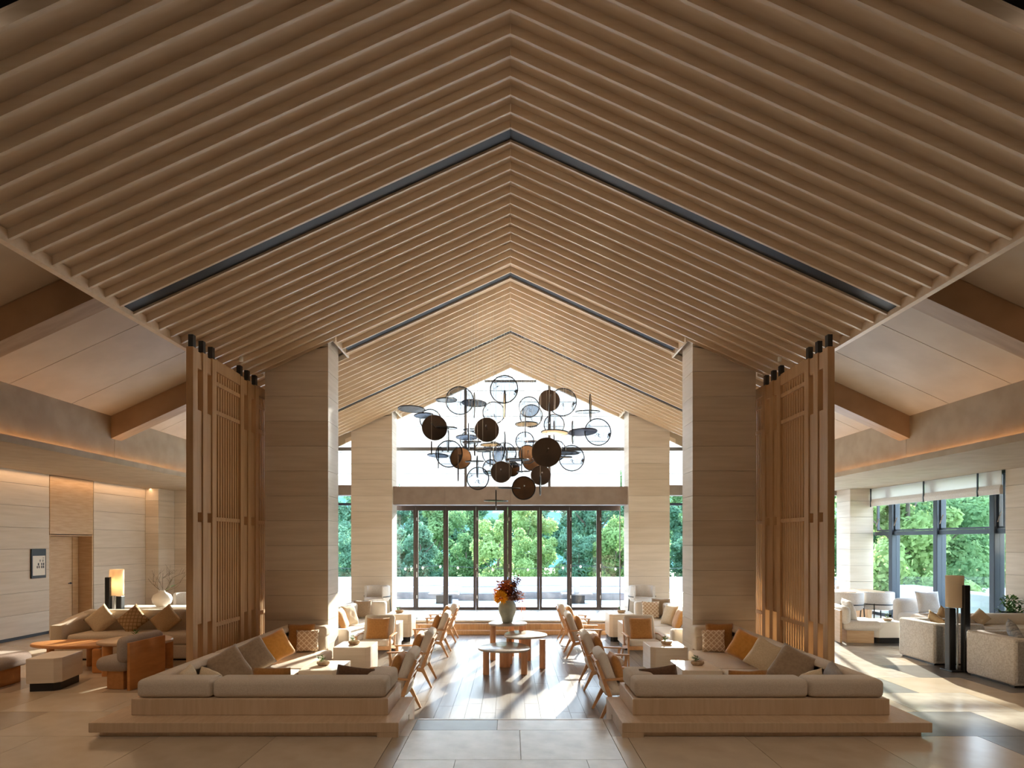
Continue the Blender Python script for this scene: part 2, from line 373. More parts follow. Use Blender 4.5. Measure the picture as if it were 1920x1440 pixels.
# steps: back and front
st = struct('trim_1', 'two pale stone steps up to the window terrace')
put('step', B().box(-3.0, 3.0, 15.1, 15.34, -.3, -.2, r=.008), 'wood_h', st)
put('step', B().box(-3.0, 3.0, 15.34, 15.6, -.3, -.06, r=.008), 'wood_h', st)
put('nosing', B().box(-3.9, 3.9, 15.5, 15.72, -.05, .002, r=.006), 'tile_w', st)
st = struct('trim_2', 'low stone step down from the walkway into the lounge')
put('step', B().box(-1.14, 1.14, PY0, PY0+.32, -.3, -.15, r=.008), 'tile_w', st)
put('nosing', B().box(-1.04, 1.04, PY0-.03, PY0+.02, -.06, .003, r=.006), 'tile_w', st)

# slatted gable ceiling
ce = struct('ceiling')
YS, YE = 4.13, 17.78
b = B()
for s in (-1, 1):
    b.prism([(0, ZR+.10), (s*E, ZR+.10-SL*E), (s*E, ZR+.13-SL*E), (0, ZR+.13)], YS, 10.96, 'y')
    b.prism([(0, ZR+.10), (s*3.155, ZR+.10-SL*3.155), (s*3.155, ZR+.13-SL*3.155), (0, ZR+.13)], 10.96, 11.93, 'y')
    b.prism([(s*4.47, ZR+.10-SL*4.47), (s*E, ZR+.10-SL*E), (s*E, ZR+.13-SL*E), (s*4.47, ZR+.13-SL*4.47)], 10.96, 11.93, 'y')
    b.prism([(0, ZR+.10), (s*E, ZR+.10-SL*E), (s*E, ZR+.13-SL*E), (0, ZR+.13)], 11.93, 16.85, 'y')
    b.prism([(0, ZR+.10), (s*3.155, ZR+.10-SL*3.155), (s*3.155, ZR+.13-SL*3.155), (0, ZR+.13)], 16.85, YE, 'y')
put('ceiling_board', b, 'ceil', ce)
ys = [4.13+.2773*k for k in range(12)] + [7.45] + [7.72+.28*k for k in range(13)] + [11.45, 11.72] + [12.11+.279*k for k in range(10)] + [14.86+.273*k for k in range(9)] + [17.3]
def fin(s, x0, x1, t=.034, d=.10):
    return B().prism([(s*x0, ZR-SL*x0), (s*x1, ZR-SL*x1), (s*x1, ZR-SL*x1+d), (s*x0, ZR-SL*x0+d)], 0, t, 'y').mesh('slat')
fins = {}
for y in ys:
    col1 = 10.93 < y < 11.95; col2 = y > 16.82
    for s in (-1, 1):
        segs = [(.002, 3.155), (4.47, E-.02)] if col1 else ([(.002, 3.155)] if col2 else [(.002, E-.02)])
        for sg in segs:
            k = (s,)+sg
            if k not in fins: fins[k] = fin(s, *sg)
            put('slat', fins[k], 'slat', ce, (0, y, 0))
for (y0, y1) in ((7.5, 7.715), (11.5, 11.715), (14.665, 14.855)):       # black air slots
    for s in (-1, 1):
        xe = E-.03 if not 10.9 < y0 < 12 else 3.1
        put('air_slot', B().prism([(0, ZR+.03), (s*xe, ZR+.03-SL*xe), (s*xe, ZR+.075-SL*xe), (0, ZR+.075)], y0, y1, 'y'), 'dark', ce)
for s in (-1, 1):
    b = B(); z = ZR-SL*E
    for (y0, y1) in ((YS, 16.85),): b.prism([(s*(E-.035), z-.02), (s*(E+.03), z-.03), (s*(E+.03), z+.14), (s*(E-.035), z+.1)], y0, y1, 'y')
    put('eave_trim', b, 'slat', ce)
    for (y0, y1) in ((10.96, 11.93), (16.85, YE)):    # collars round the columns
        xi = 3.155; zi = ZR-SL*xi
        c_ = B().box(s*(xi-.02), s*(xi+.01), y0, y1, zi-.02, zi+.32)
        c_.prism([(s*xi, zi), (s*4.5, ZR-SL*4.5), (s*4.5, ZR-SL*4.5+.3), (s*xi, zi+.3)], y0-.02, y0, 'y')
        if y0 < 12: c_.prism([(s*xi, zi-.01), (s*4.5, ZR-SL*4.5-.01), (s*4.5, ZR-SL*4.5+.3), (s*xi, zi+.3)], y1, y1+.02, 'y')
        put('collar', c_, 'slat', ce)
put('end_trim', B().prism([(0, ZR), (E, ZR-SL*E), (E, ZR-SL*E+.12), (0, ZR+.10), (-E, ZR-SL*E+.12), (-E, ZR-SL*E)], YE-.03, YE+.02, 'y'), 'slat', ce)
# roof and side ceilings
ZO = ZR+.8
rf = struct('ceiling_side', 'smooth sloped side ceiling panels with beams')
b = B()
for s in (-1, 1): b.prism([(0, ZO+.03), (s*7.6, ZO+.03-SL*7.6), (s*7.6, ZO+.25-SL*7.6), (0, ZO+.25)], YS, 18.2, 'y')
put('roof_deck', b, 'void', rf)
cuts = [YS, 5.3, 6.6, 7.64, 9.24, 10.56, 11.6, 13.2, 14.4, 15.6, 16.9, 18.0]
for s in (-1, 1):
    for a, c in zip(cuts, cuts[1:]):
        put('ceiling_panel', B().prism([(s*4.2, ZO-SL*4.2), (s*7.55, ZO-SL*7.55), (s*7.55, ZO-SL*7.55+.03), (s*4.2, ZO-SL*4.2+.03)], a+.006, c-.006, 'y'), 'side', rf)
    for y in (3.62, 7.64, 11.6, 15.6):
        put('beam', B().prism([(s*4.0, 7.404-SL*4.0), (s*7.55, 7.404-SL*7.55), (s*7.55, ZO-SL*7.55), (s*4.0, ZO-SL*4.0)], y, y+.3, 'y'), 'beam', rf)
    fc = [-6, 3.7, 7.75, 11.7, 15.7, 18.0]
    for a, c in zip(fc, fc[1:]):
        put('fascia_panel', B().box(s*7.55, s*7.75, a+.004, c-.004, 3.46, ZO-SL*7.55+.1), 'fascia', rf)
    # soffit over the side aisles with an upstand that hides the light strip
    put('soffit', B().box(s*7.36, s*10.02, -6, 18.0, 3.45, 3.5).box(s*7.36, s*7.385, -6, 18.0, 3.5, 3.56), 'fascia' if s < 0 else 'fascia', rf)
    put('light_strip', B().box(s*7.44, s*7.5, -5, 17.9, 3.5, 3.52), 'led_h', rf)
    light('cove_light', 'AREA', (s*7.51, 8.6, 3.53), (R(180), R(-s*10), 0), 16, (1, .50, .20), shape='RECTANGLE', size=.05, size_y=18)
# dark roof space in front and back of the camera
put('roof_void', B().box(-10.5, 10.5, -6, YS-.1, 7.9, 8.0).box(-10.5, 10.5, YS-.12, YS-.02, 7.25, 8.0), 'void', rf)
b = B()
for s in (-1, 1): b.box(s*7.75, s*10.5, -6, 18.2, 3.56, 3.7)
put('flat_roof', b, 'void', rf)

b = B()
for s in (-1, 1): b.box(s*7.76, s*7.9, -6, 18.2, 3.5, 8.0)
b.box(-7.9, 7.9, YS-.02, YS, ZR+.4, 8.3)
put('roof_gable', b, 'void', rf)
b = B()
for s in (-1, 1): b.prism([(0, ZR+.05), (s*7.75, ZR+.05-SL*7.75), (s*7.75, 3.62), (s*7.76, 3.5), (s*7.9, 3.5), (s*7.9, ZO+.25-SL*7.9), (0, ZO+.25)] , YW-.02, YW+.08, 'y')
put('gable_infill', b, 'side2', rf)
# walls
def slabs(parent, axis, fixed, a0, a1, z0, z1, t, nrm, seed, step=.445, widths=2.4, skip=None, top=None):
    r_ = random.Random(seed); z = z0
    while z < z1-.02:
        ze = min(z+step, z1); a = a0
        while a < a1-.01:
            ae = min(a+widths, a1)
            if a1-ae < .4: ae = a1
            m = 'stone%d' % r_.randrange(3)
            if axis == 'x': bb = B().box(fixed, fixed+nrm*t, a+.002, ae-.002, z+.003, ze-.003)
            else: bb = B().box(a+.002, ae-.002, fixed, fixed+nrm*t, z+.003, ze-.003)
            put('stone_slab', bb, m, parent); a = ae
        z = ze
wl = struct('wall_left')
put('wall_core', B().box(-10.4, -10.03, -6, 13.3, 0, 3.6).box(-10.4, -10.03, 14.72, 18.1, 0, 3.6).box(-10.7, -10.4, 13.0, 15.0, 0, 3.6), 'grout', wl)
slabs(wl, 'x', -10.03, 8.5, 13.3, .06, 3.45, .03, 1, 1)
slabs(wl, 'x', -10.03, 14.72, 16.8, .06, 3.45, .03, 1, 2)
put('pier_core', B().box(-10.0, -9.67, 16.83, 17.6, 0, 3.45).box(-9.67, -7.0, 17.63, 18.1, 0, 3.45), 'grout', wl)
slabs(wl, 'y', 16.83, -10.0, -9.64, 0, 3.45, .03, -1, 3)
slabs(wl, 'x', -9.67, 16.83, 17.6, 0, 3.45, .03, 1, 4)
slabs(wl, 'y', 17.63, -9.64, -7.0, 0, 3.45, .03, -1, 5)
bs = struct('baseboard_left'); put('skirting', B().box(-10.03, -10.012, 5, 13.3, 0, .06), 'dark', bs)
light('wall_washer', 'AREA', (-9.86, 12.5, 3.44), (0, R(-8), 0), 15, (1, .62, .34), shape='RECTANGLE', size=.04, size_y=9)
# wooden door niche in left wall
dr = struct('door_1', 'flush oak door in a recessed niche')
put('overdoor_panel', B().box(-10.06, -10.0, 13.32, 14.7, 2.14, 3.44), 'wood', dr)
put('niche_lining', B().box(-10.36, -10.0, 14.66, 14.7, 0, 2.14).box(-10.36, -10.0, 13.3, 13.34, 0, 2.14).box(-10.36, -10.0, 13.34, 14.66, 2.12, 2.16), 'wood', dr)
dl = put('door_leaf', B().box(-10.36, -10.32, 13.35, 14.44, .01, 2.11, r=.004), 'wood', dr)
put('door_leaf', B().box(-10.36, -10.32, 14.455, 14.65, .01, 2.11, r=.004), 'wood', dr)
put('door_handle', B().cyl((0, 0, 0), .022, .02, 12, Matrix.Translation((-10.32, 14.38, 1.02)) @ Matrix.Rotation(R(90), 4, 'Y')).box(-10.29, -10.275, 14.27, 14.39, 1.01, 1.03, r=.004), 'black', dl)

wr = struct('wall_right')
put('wall_core', B().box(10.03, 10.4, -6, 12.37, 0, 3.6).box(9.39, 10.0, 16.93, 17.6, 0, 3.45), 'grout', wr)
slabs(wr, 'x', 10.03, 7.6, 12.37, 0, 3.45, .03, -1, 6)
slabs(wr, 'y', 12.37, 10.0, 10.4, 0, 3.45, .02, 1, 7)
slabs(wr, 'y', 16.93, 9.36, 10.0, 0, 3.45, .03, -1, 8)
slabs(wr, 'x', 9.39, 16.93, 17.6, 0, 3.45, .03, -1, 9)
# wall behind the camera
wb_ = struct('wall_back')
put('wall_panel', B().box(-10.4, 10.4, -6.2, -6, 0, 8), 'fascia', wb_)

# end wall: glazing
SX = [735-3, 776, 785, 831, 841, 888, 897, 944, 952, 960, 1007, 1016, 1063, 1072, 1119, 1128, 1165]
w1 = struct('window_1', 'wide row of eight folding glass doors')
ZT, ZB = wz(951, YW), .0
edges = [742, 780, 836, 892.5, 952, 1011.5, 1067.5, 1123, 1163]
for k in range(8):
    x0, x1 = wx(edges[k], YW), wx(edges[k+1], YW)
    a, c = (.07 if k else .02), (.07 if k < 7 else .02)
    if k == 3: c = .12
    if k == 4: a = .12
    zt = ZT
    f = put('door_leaf', B().box(x0+.003, x0+a, YW-.04, YW+.04, ZB, zt).box(x1-c, x1-.003, YW-.04, YW+.04, ZB, zt).box(x0+a, x1-c, YW-.04, YW+.04, zt-.1, zt).box(x0+a, x1-c, YW-.04, YW+.04, ZB, ZB+.08), 'frame', w1)
    put('pane', B().box(x0+a, x1-c, YW-.006, YW+.006, ZB+.08, zt-.1), 'glass', f)
    if k in (1, 3, 4, 6, 7):
        hx = x0+.035 if k not in (3,) else x0+.035
        for zz, hh in ((.95, .16), (1.22, .12), (.33, .1), (2.6, .1)):
            put('handle', B().box(hx-.012, hx+.012, YW-.07, YW-.04, zz, zz+hh, r=.004), 'chrome', f)
put('door_head', B().box(wx(742, YW), wx(1163, YW), YW-.05, YW+.05, ZT, ZT+.09), 'frame', w1)
w2 = struct('window_2', 'tall gable glazing with drawn white blinds')
def gz(x): return ZR-SL*abs(x)+.05
b = B(); 
for x in (wx(873, YW), wx(1030, YW)): put('mullion', B().box(x-.04, x+.04, YW-.05, YW+.05, 3.5, gz(x)), 'frame_u', w2)
for zz, h in ((wz(842, YW), .1), (wz(715, YW), .05)):
    xm = min(7.5, (ZR-zz)/SL)
    for s in (-1, 1):
        put('transom', B().box(0, s*min(xm, 7.4), YW-.05, YW+.05, zz-h/2, zz+h/2), 'frame_u', w2)
xs = [-7.5, -4.39, -3.26, wx(873, YW), wx(1030, YW), 3.26, 4.39, 7.5]
for x0, x1 in zip(xs, xs[1:]):
    pts = [(x0, 3.55)] + [(x1, 3.55), (x1, gz(x1))] + ([(0, gz(0))] if x0 < 0 < x1 else []) + [(x0, gz(x0))]
    put('pane', B().prism(pts, YW-.005, YW+.005, 'y'), 'glass', w2)
    z = 3.56; hs = [.43, .29, .35, .31, .44, .3, .42, .33, .4, .4]; i = 0
    zt = max(gz(x0), gz(x1)) if not x0 < 0 < x1 else gz(0)
    while z < zt-.02:                                   # blind in horizontal folds
        z1 = z+hs[i % 10]; i += 1
        def clipx(z_): return (ZR+.05-z_)/SL
        xa, xb = max(x0+.03, -clipx(z)), min(x1-.03, clipx(z)); xc, xd = max(x0+.03, -clipx(z1)), min(x1-.03, clipx(z1))
        if xb-xa > .05:
            if xd-xc < .02: mid = (max(xc, xa)+min(xb, xd))/2; mid = 0 if x0 < 0 < x1 else mid; pts = [(xa, z), (xb, z), (mid, min(z1, gz(mid)))]
            else: pts = [(xa, z), (xb, z), (xd, z1-.004), (xc, z1-.004)]
            put('blind_fold', B().prism(pts, YW+.1, YW+.104, 'y'), 'blind', w2)
        if xd-xc > .1: put('blind_batten', B().box(xc, xd, YW+.06, YW+.075, z1-.014, z1), 'frame_u', w2)
        z = z1
bw = struct('trim_3', 'brown lintel beam between the far columns')
for x0, x1 in ((-H1, -1.82), (-1.82, 0), (0, 1.82), (1.82, H1)):
    put('lintel_panel', B().box(x0+.003, x1-.003, 17.04, 17.6, wz(946, 17.04), wz(912, 17.04)), 'lintel', bw)
put('lintel_core', B().box(-H1, H1, 17.6, YW+.05, ZT+.09, 3.53), 'frame', bw)
for s, nm in ((-1, 'window_3'), (1, 'window_4')):
    w = struct(nm)
    xa, xb = (4.39, 7.0) if s < 0 else (4.39, 9.36)
    b = B().box(s*xa, s*xb, YW-.05, YW+.05, 3.05, 3.12).box(s*xa, s*xb, YW-.05, YW+.05, 0, .08)
    n = 2 if s < 0 else 3
    for i in range(n+1):
        x = xa+(xb-xa)*i/n; b.box(s*(x-.04), s*(x+.04), YW-.05, YW+.05, .08, 3.33)
    put('window_frame', b, 'frame_b', w)
    for i in range(n):
        x0, x1 = xa+(xb-xa)*i/n+.04, xa+(xb-xa)*(i+1)/n-.04
        put('pane', B().box(s*x0, s*x1, YW-.006, YW+.006, .08, 3.05), 'glass', w); put('pane', B().box(s*x0, s*x1, YW-.006, YW+.006, 3.12, 3.33), 'glass', w)
    put('lintel', B().box(s*H2, s*10.0, 17.62, YW+.08, 3.33, 3.62), 'lintel', w)
# right side window wall
w5 = struct('window_5', 'full-height dark framed side windows')
ym = [12.4, 12.72, 14.42, 16.12, 16.9]
for i, y in enumerate(ym[1:4]): put('mullion', B().box(9.98, 10.2, y-.07, y+.07, 0, 3.45, r=.01), 'frame_b', w5)
put('transom', B().box(10.03, 10.13, 12.4, 16.9, 2.16, 2.26), 'frame_b', w5)
put('sill', B().box(9.98, 10.2, 12.4, 16.9, 0, .08), 'frame_b', w5); put('head', B().box(10.0, 10.2, 12.4, 16.9, 3.38, 3.45), 'frame_b', w5)
for y0, y1 in zip(ym, ym[1:]):
    put('pane', B().box(10.09, 10.1, y0+.07, y1-.07, .08, 2.16), 'glass', w5)
    sash = put('sash', B().box(10.05, 10.11, y0+.07, y0+.11, 2.27, 3.4).box(10.05, 10.11, y1-.11, y1-.07, 2.27, 3.4).box(10.05, 10.11, y0+.11, y1-.11, 2.27, 2.31), 'frame_b', w5)
    put('pane', B().box(10.075, 10.085, y0+.11, y1-.11, 2.31, 3.38), 'glass', sash)
    put('stay', B().beam((10.0, y1-.13, 2.4), (10.06, y1-.16, 2.62), .012, .02), 'chrome', sash)
for i, (y0, y1) in enumerate(((12.4, 13.0), (13.03, 14.7), (14.73, 16.85))):
    rb_ = thing('roman_blind', ('short pale roman blind nearest the camera on the side window', 'pale roman blind in the middle of the side window row', 'long pale roman blind beside the far corner pier')[i], 'blind', (9.93, (y0+y1)/2, 3.44), group='roman blinds over the side windows')
    h = (y1-y0)/2
    put('upper_cloth', B().box(-.004, .004, -h, h, -.32, 0), 'roman', rb_)
    put('folded_hem', B().prism([(-.035, -.48), (.03, -.48), (.03, -.3), (-.02, -.29), (-.045, -.38)], -h, h, 'y'), 'white_f', rb_)
    put('batten', B().box(-.05, -.03, h-.03, h, -.5, 0), 'frame_b', rb_)

# columns
def colm(s, y0, y1, label, seed):
    t = thing('column', label, 'column', (s*(H1+H2)/2, (y0+y1)/2, -.3)); hw = (H2-H1)/2; hd = (y1-y0)/2; r_ = random.Random(seed)
    def top(xl): return ZR-SL*abs(s*(H1+H2)/2+xl)+.3+.25
    put('core', B().prism([(-hw+.02, 0), (hw-.02, 0), (hw-.02, top(hw)), (-hw+.02, top(-hw))], -hd+.02, hd-.02, 'y'), 'grout', t)
    z = 0
    while z < max(top(hw), top(-hw)):
        z1 = z+.445
        def lim(x): return min(z1-.003, top(x))
        if lim(-hw) > z+.004 or lim(hw) > z+.004:
            pts = [(-hw, z+.002), (hw, z+.002), (hw, max(lim(hw), z+.003)), (-hw, max(lim(-hw), z+.003))]
            if abs(lim(hw)-lim(-hw)) > 1e-3 and (lim(hw) <= z+.004 or lim(-hw) <= z+.004):
                slope_dir = -SL*s; xx = None
                f = lambda x: top(x)-z
                x_c = -hw+ (2*hw)*(f(-hw)/(f(-hw)-f(hw))) if f(-hw) != f(hw) else 0
                pts = [(-hw, z+.002), (x_c, z+.002), (-hw, lim(-hw))] if f(-hw) > f(hw) else [(x_c, z+.002), (hw, z+.002), (hw, lim(hw))]
            put('stone_slab', B().prism(pts, -hd, hd, 'y'), 'stone%d' % r_.randrange(3), t)
        z = z1
colm(-1, C1, C1b, 'broad stone-clad column on the left, rising behind the near left corner sofa', 11)
colm(1, C1, C1b, 'broad stone-clad column on the right, rising behind the near right corner sofa', 12)
colm(-1, C2, C2b, 'far left stone column beside the folding glass doors', 13)
colm(1, C2, C2b, 'far right stone column beside the folding glass doors', 14)

# slat screens
def screen(s, label):
    t = thing('slat_screen', label, 'screen', (s*4.54, 9.8, 0))
    pys = [8.745, 9.03, 9.31, 10.28, 10.57, 10.88]
    post = B().box(-.05, .05, -.065, .065, 0, 4.76, r=.003, seg=1).mesh('post'); capm = B().box(-.034, .034, -.04, .04, 4.76, 4.94).mesh('post_cap')
    for y in pys:
        p = put('post', post, 'screen', t, (0, y-9.8, 0)); put('post_cap', capm, 'black', p)
    for a, c in zip(pys, pys[1:]):
        if c-a > .5: continue
        for z0, z1 in ((.0, .22), (.8, 2.28), (2.42, 3.9), (4.5, 4.74)):
            put('infill_panel', B().box(-.03, .03, a-9.8+.067, c-9.8-.067, z0, z1), 'screen', t)
    sl = B().box(-.011, .011, -.02, .02, 0, 4.62).mesh('slat')
    yl = [9.44+.0835*k for k in range(10)] + [11.02+.085*k for k in range(12)]
    for y in yl: put('slat', sl, 'screen', t, (0, y-9.8, 0))
    for y0, y1 in ((9.38, 10.215), (10.95, 12.05)):
        for z in (.72, 2.34, 3.98, 4.42): put('rail', B().box(-.034, .034, y0-9.8, y1-9.8, z-.03, z+.03), 'screen', t)
        put('header', B().box(-.04, .04, y0-9.8, y1-9.8, 4.6, 4.78), 'screen', t)
    sp_ = put('spotlight', B().cyl((0, 0, 0), .03, .07, 12), 'white', t, (-s*.26, -.05, 4.86))
    light('screen_spot', 'SPOT', (s*4.28, 9.75, 4.86), (0, R(-s*-20), 0), 34, (1, .42, .14), spot_size=R(36), spot_blend=.8, shadow_soft_size=.05)
screen(-1, 'tall timber slat screen standing left of the near left column')
screen(1, 'tall timber slat screen standing right of the near right column')

# ================================================================== BUILT-IN SOFAS
def usofa(s, label):
    t = thing('corner_sofa', label, 'sofa', (s*2.7, 8.6, 0)); ox, oy = 2.7, 8.6
    def X(u): return s*u - s*ox
    def bx(bb, u0, u1, y0, y1, z0, z1, r=0, seg=2): return bb.box(X(u0), X(u1), y0-oy, y1-oy, z0, z1, r, seg)
    def poly(pts): return [(X(u), y-oy) for u, y in pts]
    put('platform', B().prism(poly([(1.14, 6.25), (4.30, 6.25), (4.30, 10.93), (3.75, 10.93), (3.75, 6.85), (1.62, 6.85), (1.62, 7.3), (1.14, 7.3)]), .05, .15, r=.004, seg=1), 'platform', t)
    pb = B().prism(poly([(1.36, 6.30), (4.22, 6.30), (4.22, 10.9), (4.05, 10.9), (4.05, 6.6), (1.36, 6.6)]), 0, .05)
    bx(pb, 1.142, 1.36, 6.252, 6.88, 0, .05); bx(pb, 1.142, 1.62, 6.92, 7.3, -.3, .05)
    put('toe_kick', pb, 'platform', t)
    put('upholstery_base', B().prism(poly([(1.30, 6.52), (4.03, 6.52), (4.03, 10.93), (3.87, 10.93), (3.87, 6.68), (1.46, 6.68), (1.46, 7.3), (1.30, 7.3)]), .15, .325, r=.008, seg=2), 'platform', t)
    def backc(u0, u1, y0, y1, iu0, iu1, iy0, iy1):
        bb = B(); bx(bb, u0, u1, y0, y1, .325, .52, .055, 4)
        bx(bb, iu0, iu1, iy0, iy1, .1, .47, .02, 2)
        put('back_cushion', bb, 'sofa', t, smooth=50)
    backc(3.195, 4.0, 6.54, 6.86, 3.2, 3.86, 6.69, 6.85)
    backc(1.33, 3.19, 6.54, 6.86, 1.48, 3.18, 6.69, 6.85)
    for y0, y1 in ((6.80, 8.2), (8.21, 9.6), (9.61, 10.92)): backc(3.80, 4.0, y0, y1, 3.80, 3.87, y0+.02, y1-.02)
    backc(1.33, 1.62, 6.80, 7.3, 1.47, 1.61, 6.82, 7.28)
    backc(3.2, 3.82, 10.64, 10.93, 3.22, 3.82, 10.66, 10.9)
    # seats
    for u0, u1, y0, y1 in ((3.08, 3.80, 7.47, 9.05), (3.08, 3.80, 9.06, 10.64), (1.62, 2.66, 6.86, 7.46), (2.67, 3.71, 6.86, 7.46)):
        bb = B(); bx(bb, u0, u1, y0, y1, -.06, .12, .04, 3); put('seat_cushion', bb, 'sofa', t, smooth=50)
    bb = B(); bx(bb, 3.12, 3.85, 6.92, 10.9, -.3, -.06); bx(bb, 1.62, 3.85, 6.92, 7.42, -.3, -.06)
    put('seat_base', bb, 'platform', t)
usofa(-1, 'long oatmeal corner sofa on a stepped oak platform, left of the aisle')
usofa(1, 'long oatmeal corner sofa on a stepped oak platform, right of the aisle')
def lsofa(s, label):
    t = thing('corner_sofa', label, 'sofa', (s*3.6, 13.8, -.3)); ox, oy = 3.6, 13.8
    def X(u): return s*u - s*ox
    def bx(bb, u0, u1, y0, y1, z0, z1, r=0, seg=2): return bb.box(X(u0), X(u1), y0-oy, y1-oy, z0+.3, z1+.3, r, seg)
    bb = B(); bx(bb, 3.14, 4.0, 12.0, 15.5, -.3, -.08); put('seat_base', bb, 'platform', t)
    for y0, y1 in ((12.05, 13.6), (13.61, 15.2)):
        bb = B(); bx(bb, 3.1, 3.72, y0, y1, -.08, .12, .05, 3); put('seat_cushion', bb, 'sofa_w', t, smooth=50)
        bb = B(); bx(bb, 3.72, 4.0, y0, y1, -.08, .5, .06, 3); put('back_cushion', bb, 'sofa_w', t, smooth=50)
    bb = B(); bx(bb, 3.1, 4.0, 15.2, 15.46, -.08, .5, .06, 3); put('arm_cushion', bb, 'sofa_w', t, smooth=50)
    bb = B(); bx(bb, 3.12, 4.0, 11.8, 12.04, -.08, .3, .06, 3); put('arm_cushion', bb, 'sofa_w', t, smooth=50)
lsofa(-1, 'pale sofa with pillows between the two left columns')
lsofa(1, 'pale sofa with pillows between the two right columns')

# pillows
def pillow_mesh(w, h, t, seed=0, n=12):
    b_ = B(); bm = b_.bm; r_ = random.Random(seed); grid = {}
    for side in (1, -1):
        for i in range(n+1):
            for j in range(n+1):
                u, v = 2*i/n-1, 2*j/n-1
                edge = i in (0, n) or j in (0, n)
                if edge and side == -1: grid[(side, i, j)] = grid[(1, i, j)]; continue
                th = ((1-u**4)*(1-v**4))**.55 if not edge else 0
                pin = 1-.07*(1-abs(u*v))*(abs(u)**6+abs(v)**6)
                wr = .03*math.sin(7*u+seed)*math.cos(5*v+seed*2)*th
                grid[(side, i, j)] = bm.verts.new((u*w/2*pin, v*h/2*pin, side*(t/2*th)+wr*t))
    for side in (1, -1):
        for i in range(n):
            for j in range(n):
                q = [grid[(side, i, j)], grid[(side, i+1, j)], grid[(side, i+1, j+1)], grid[(side, i, j+1)]]
                bm.faces.new(q if side == 1 else q[::-1])
    return b_.mesh('pillow', 180)
pmc = {}
def pillow(x, y, z, face, lean, size, m, label, roll=0, group=None, h=None, t=.15, name='throw_pillow'):
    """face: heading angle (deg) of outward normal measured from +X; lean: deg back from vertical; roll: in-plane spin"""
    k = (size, h, t, m)
    if k not in pmc: pmc[k] = pillow_mesh(size, h or size, t, len(pmc)); pmc[k].materials.append(M[m])
    o = put(name, pmc[k], None)
    nz = Vector((math.cos(R(face))*math.cos(R(lean)), math.sin(R(face))*math.cos(R(lean)), math.sin(R(lean))))
    up = Vector((-math.cos(R(face))*math.sin(R(lean)), -math.sin(R(face))*math.sin(R(lean)), math.cos(R(lean))))
    xr = up.cross(nz); mt = Matrix((xr, up, nz)).transposed() @ Matrix.Rotation(R(roll), 3, 'Z')
    o.location = (x, y, z); o.rotation_euler = mt.to_euler()
    tag(o, label, 'pillow', group); return o
GP = 'pillows on the left corner sofa'; GQ = 'pillows on the right corner sofa'
pillow(-3.45, 10.42, .31, -80, 14, .37, 'quilt', 'small lattice-patterned beige pillow at the column end of the left corner sofa', 0, GP, t=.12)
pillow(-3.60, 10.55, .345, -85, 10, .47, 'ochre', 'brown ochre pillow half hidden behind the lattice pillow on the left sofa', 0, GP, t=.13)
pillow(-3.60, 9.45, .385, -48, 24, .45, 'mustard', 'bright mustard pillow leaning on the left corner sofa back', 20, GP, t=.17)
pillow(-3.60, 8.62, .385, -50, 26, .46, 'taupe', 'taupe pillow beside the mustard one on the left corner sofa', 24, GP, t=.17)
pillow(-3.60, 7.84, .385, -54, 26, .47, 'taupe', 'taupe pillow nearer the camera, next to the small cream ones on the left sofa', 26, GP, t=.17)
pillow(-3.70, 7.08, .36, 10, 15, .38, 'cream', 'small cream pillow at the outer front corner of the left sofa', 5, GP, t=.14)
pillow(-3.46, 7.12, .345, 60, 15, .36, 'cream', 'small cream pillow just right of the outer corner cream pillow on the left sofa', 12, GP, t=.14)
pillow(-2.70, 6.98, .365, 90, 16, .44, 'ochre', 'ochre pillow showing its top edge over the front back of the left sofa', 0, GP)
pillow(-1.80, 7.0, .385, 105, 18, .42, 'choc', 'dark brown pillow by the aisle end of the left sofa', 12, GP)
pillow(3.45, 10.42, .31, -100, 14, .38, 'quilt', 'small lattice-patterned pillow at the column end of the right corner sofa', 0, GQ, t=.12)
pillow(3.60, 10.55, .355, -95, 10, .47, 'ochre', 'brown ochre pillow half hidden behind the lattice pillow on the right sofa', 0, GQ, t=.13)
pillow(3.60, 9.45, .385, -132, 24, .45, 'mustard', 'bright mustard pillow leaning on the right corner sofa back', -20, GQ, t=.17)
pillow(3.60, 8.70, .375, -130, 26, .44, 'cream', 'cream pillow between the mustard and the taupe pillows on the right sofa', -24, GQ, t=.17)
pillow(3.60, 7.84, .39, -128, 26, .49, 'taupe', 'large taupe pillow beside the cream pillow on the right sofa', -24, GQ, t=.17)
pillow(3.46, 7.1, .335, 120, 15, .36, 'cream', 'pale pillow tucked in front of the grey one in the right sofa corner', -8, GQ, t=.14)
pillow(3.70, 7.08, .375, 170, 15, .40, 'grey_p', 'grey pillow with one corner up at the outer front corner of the right sofa', -12, GQ, t=.14)
pillow(2.68, 6.98, .335, 90, 16, .44, 'ochre', 'ochre pillow barely showing over the front back of the right sofa', 0, GQ)
pillow(1.72, 7.0, .385, 75, 18, .42, 'choc', 'dark brown pillow by the aisle end of the right sofa', -12, GQ)
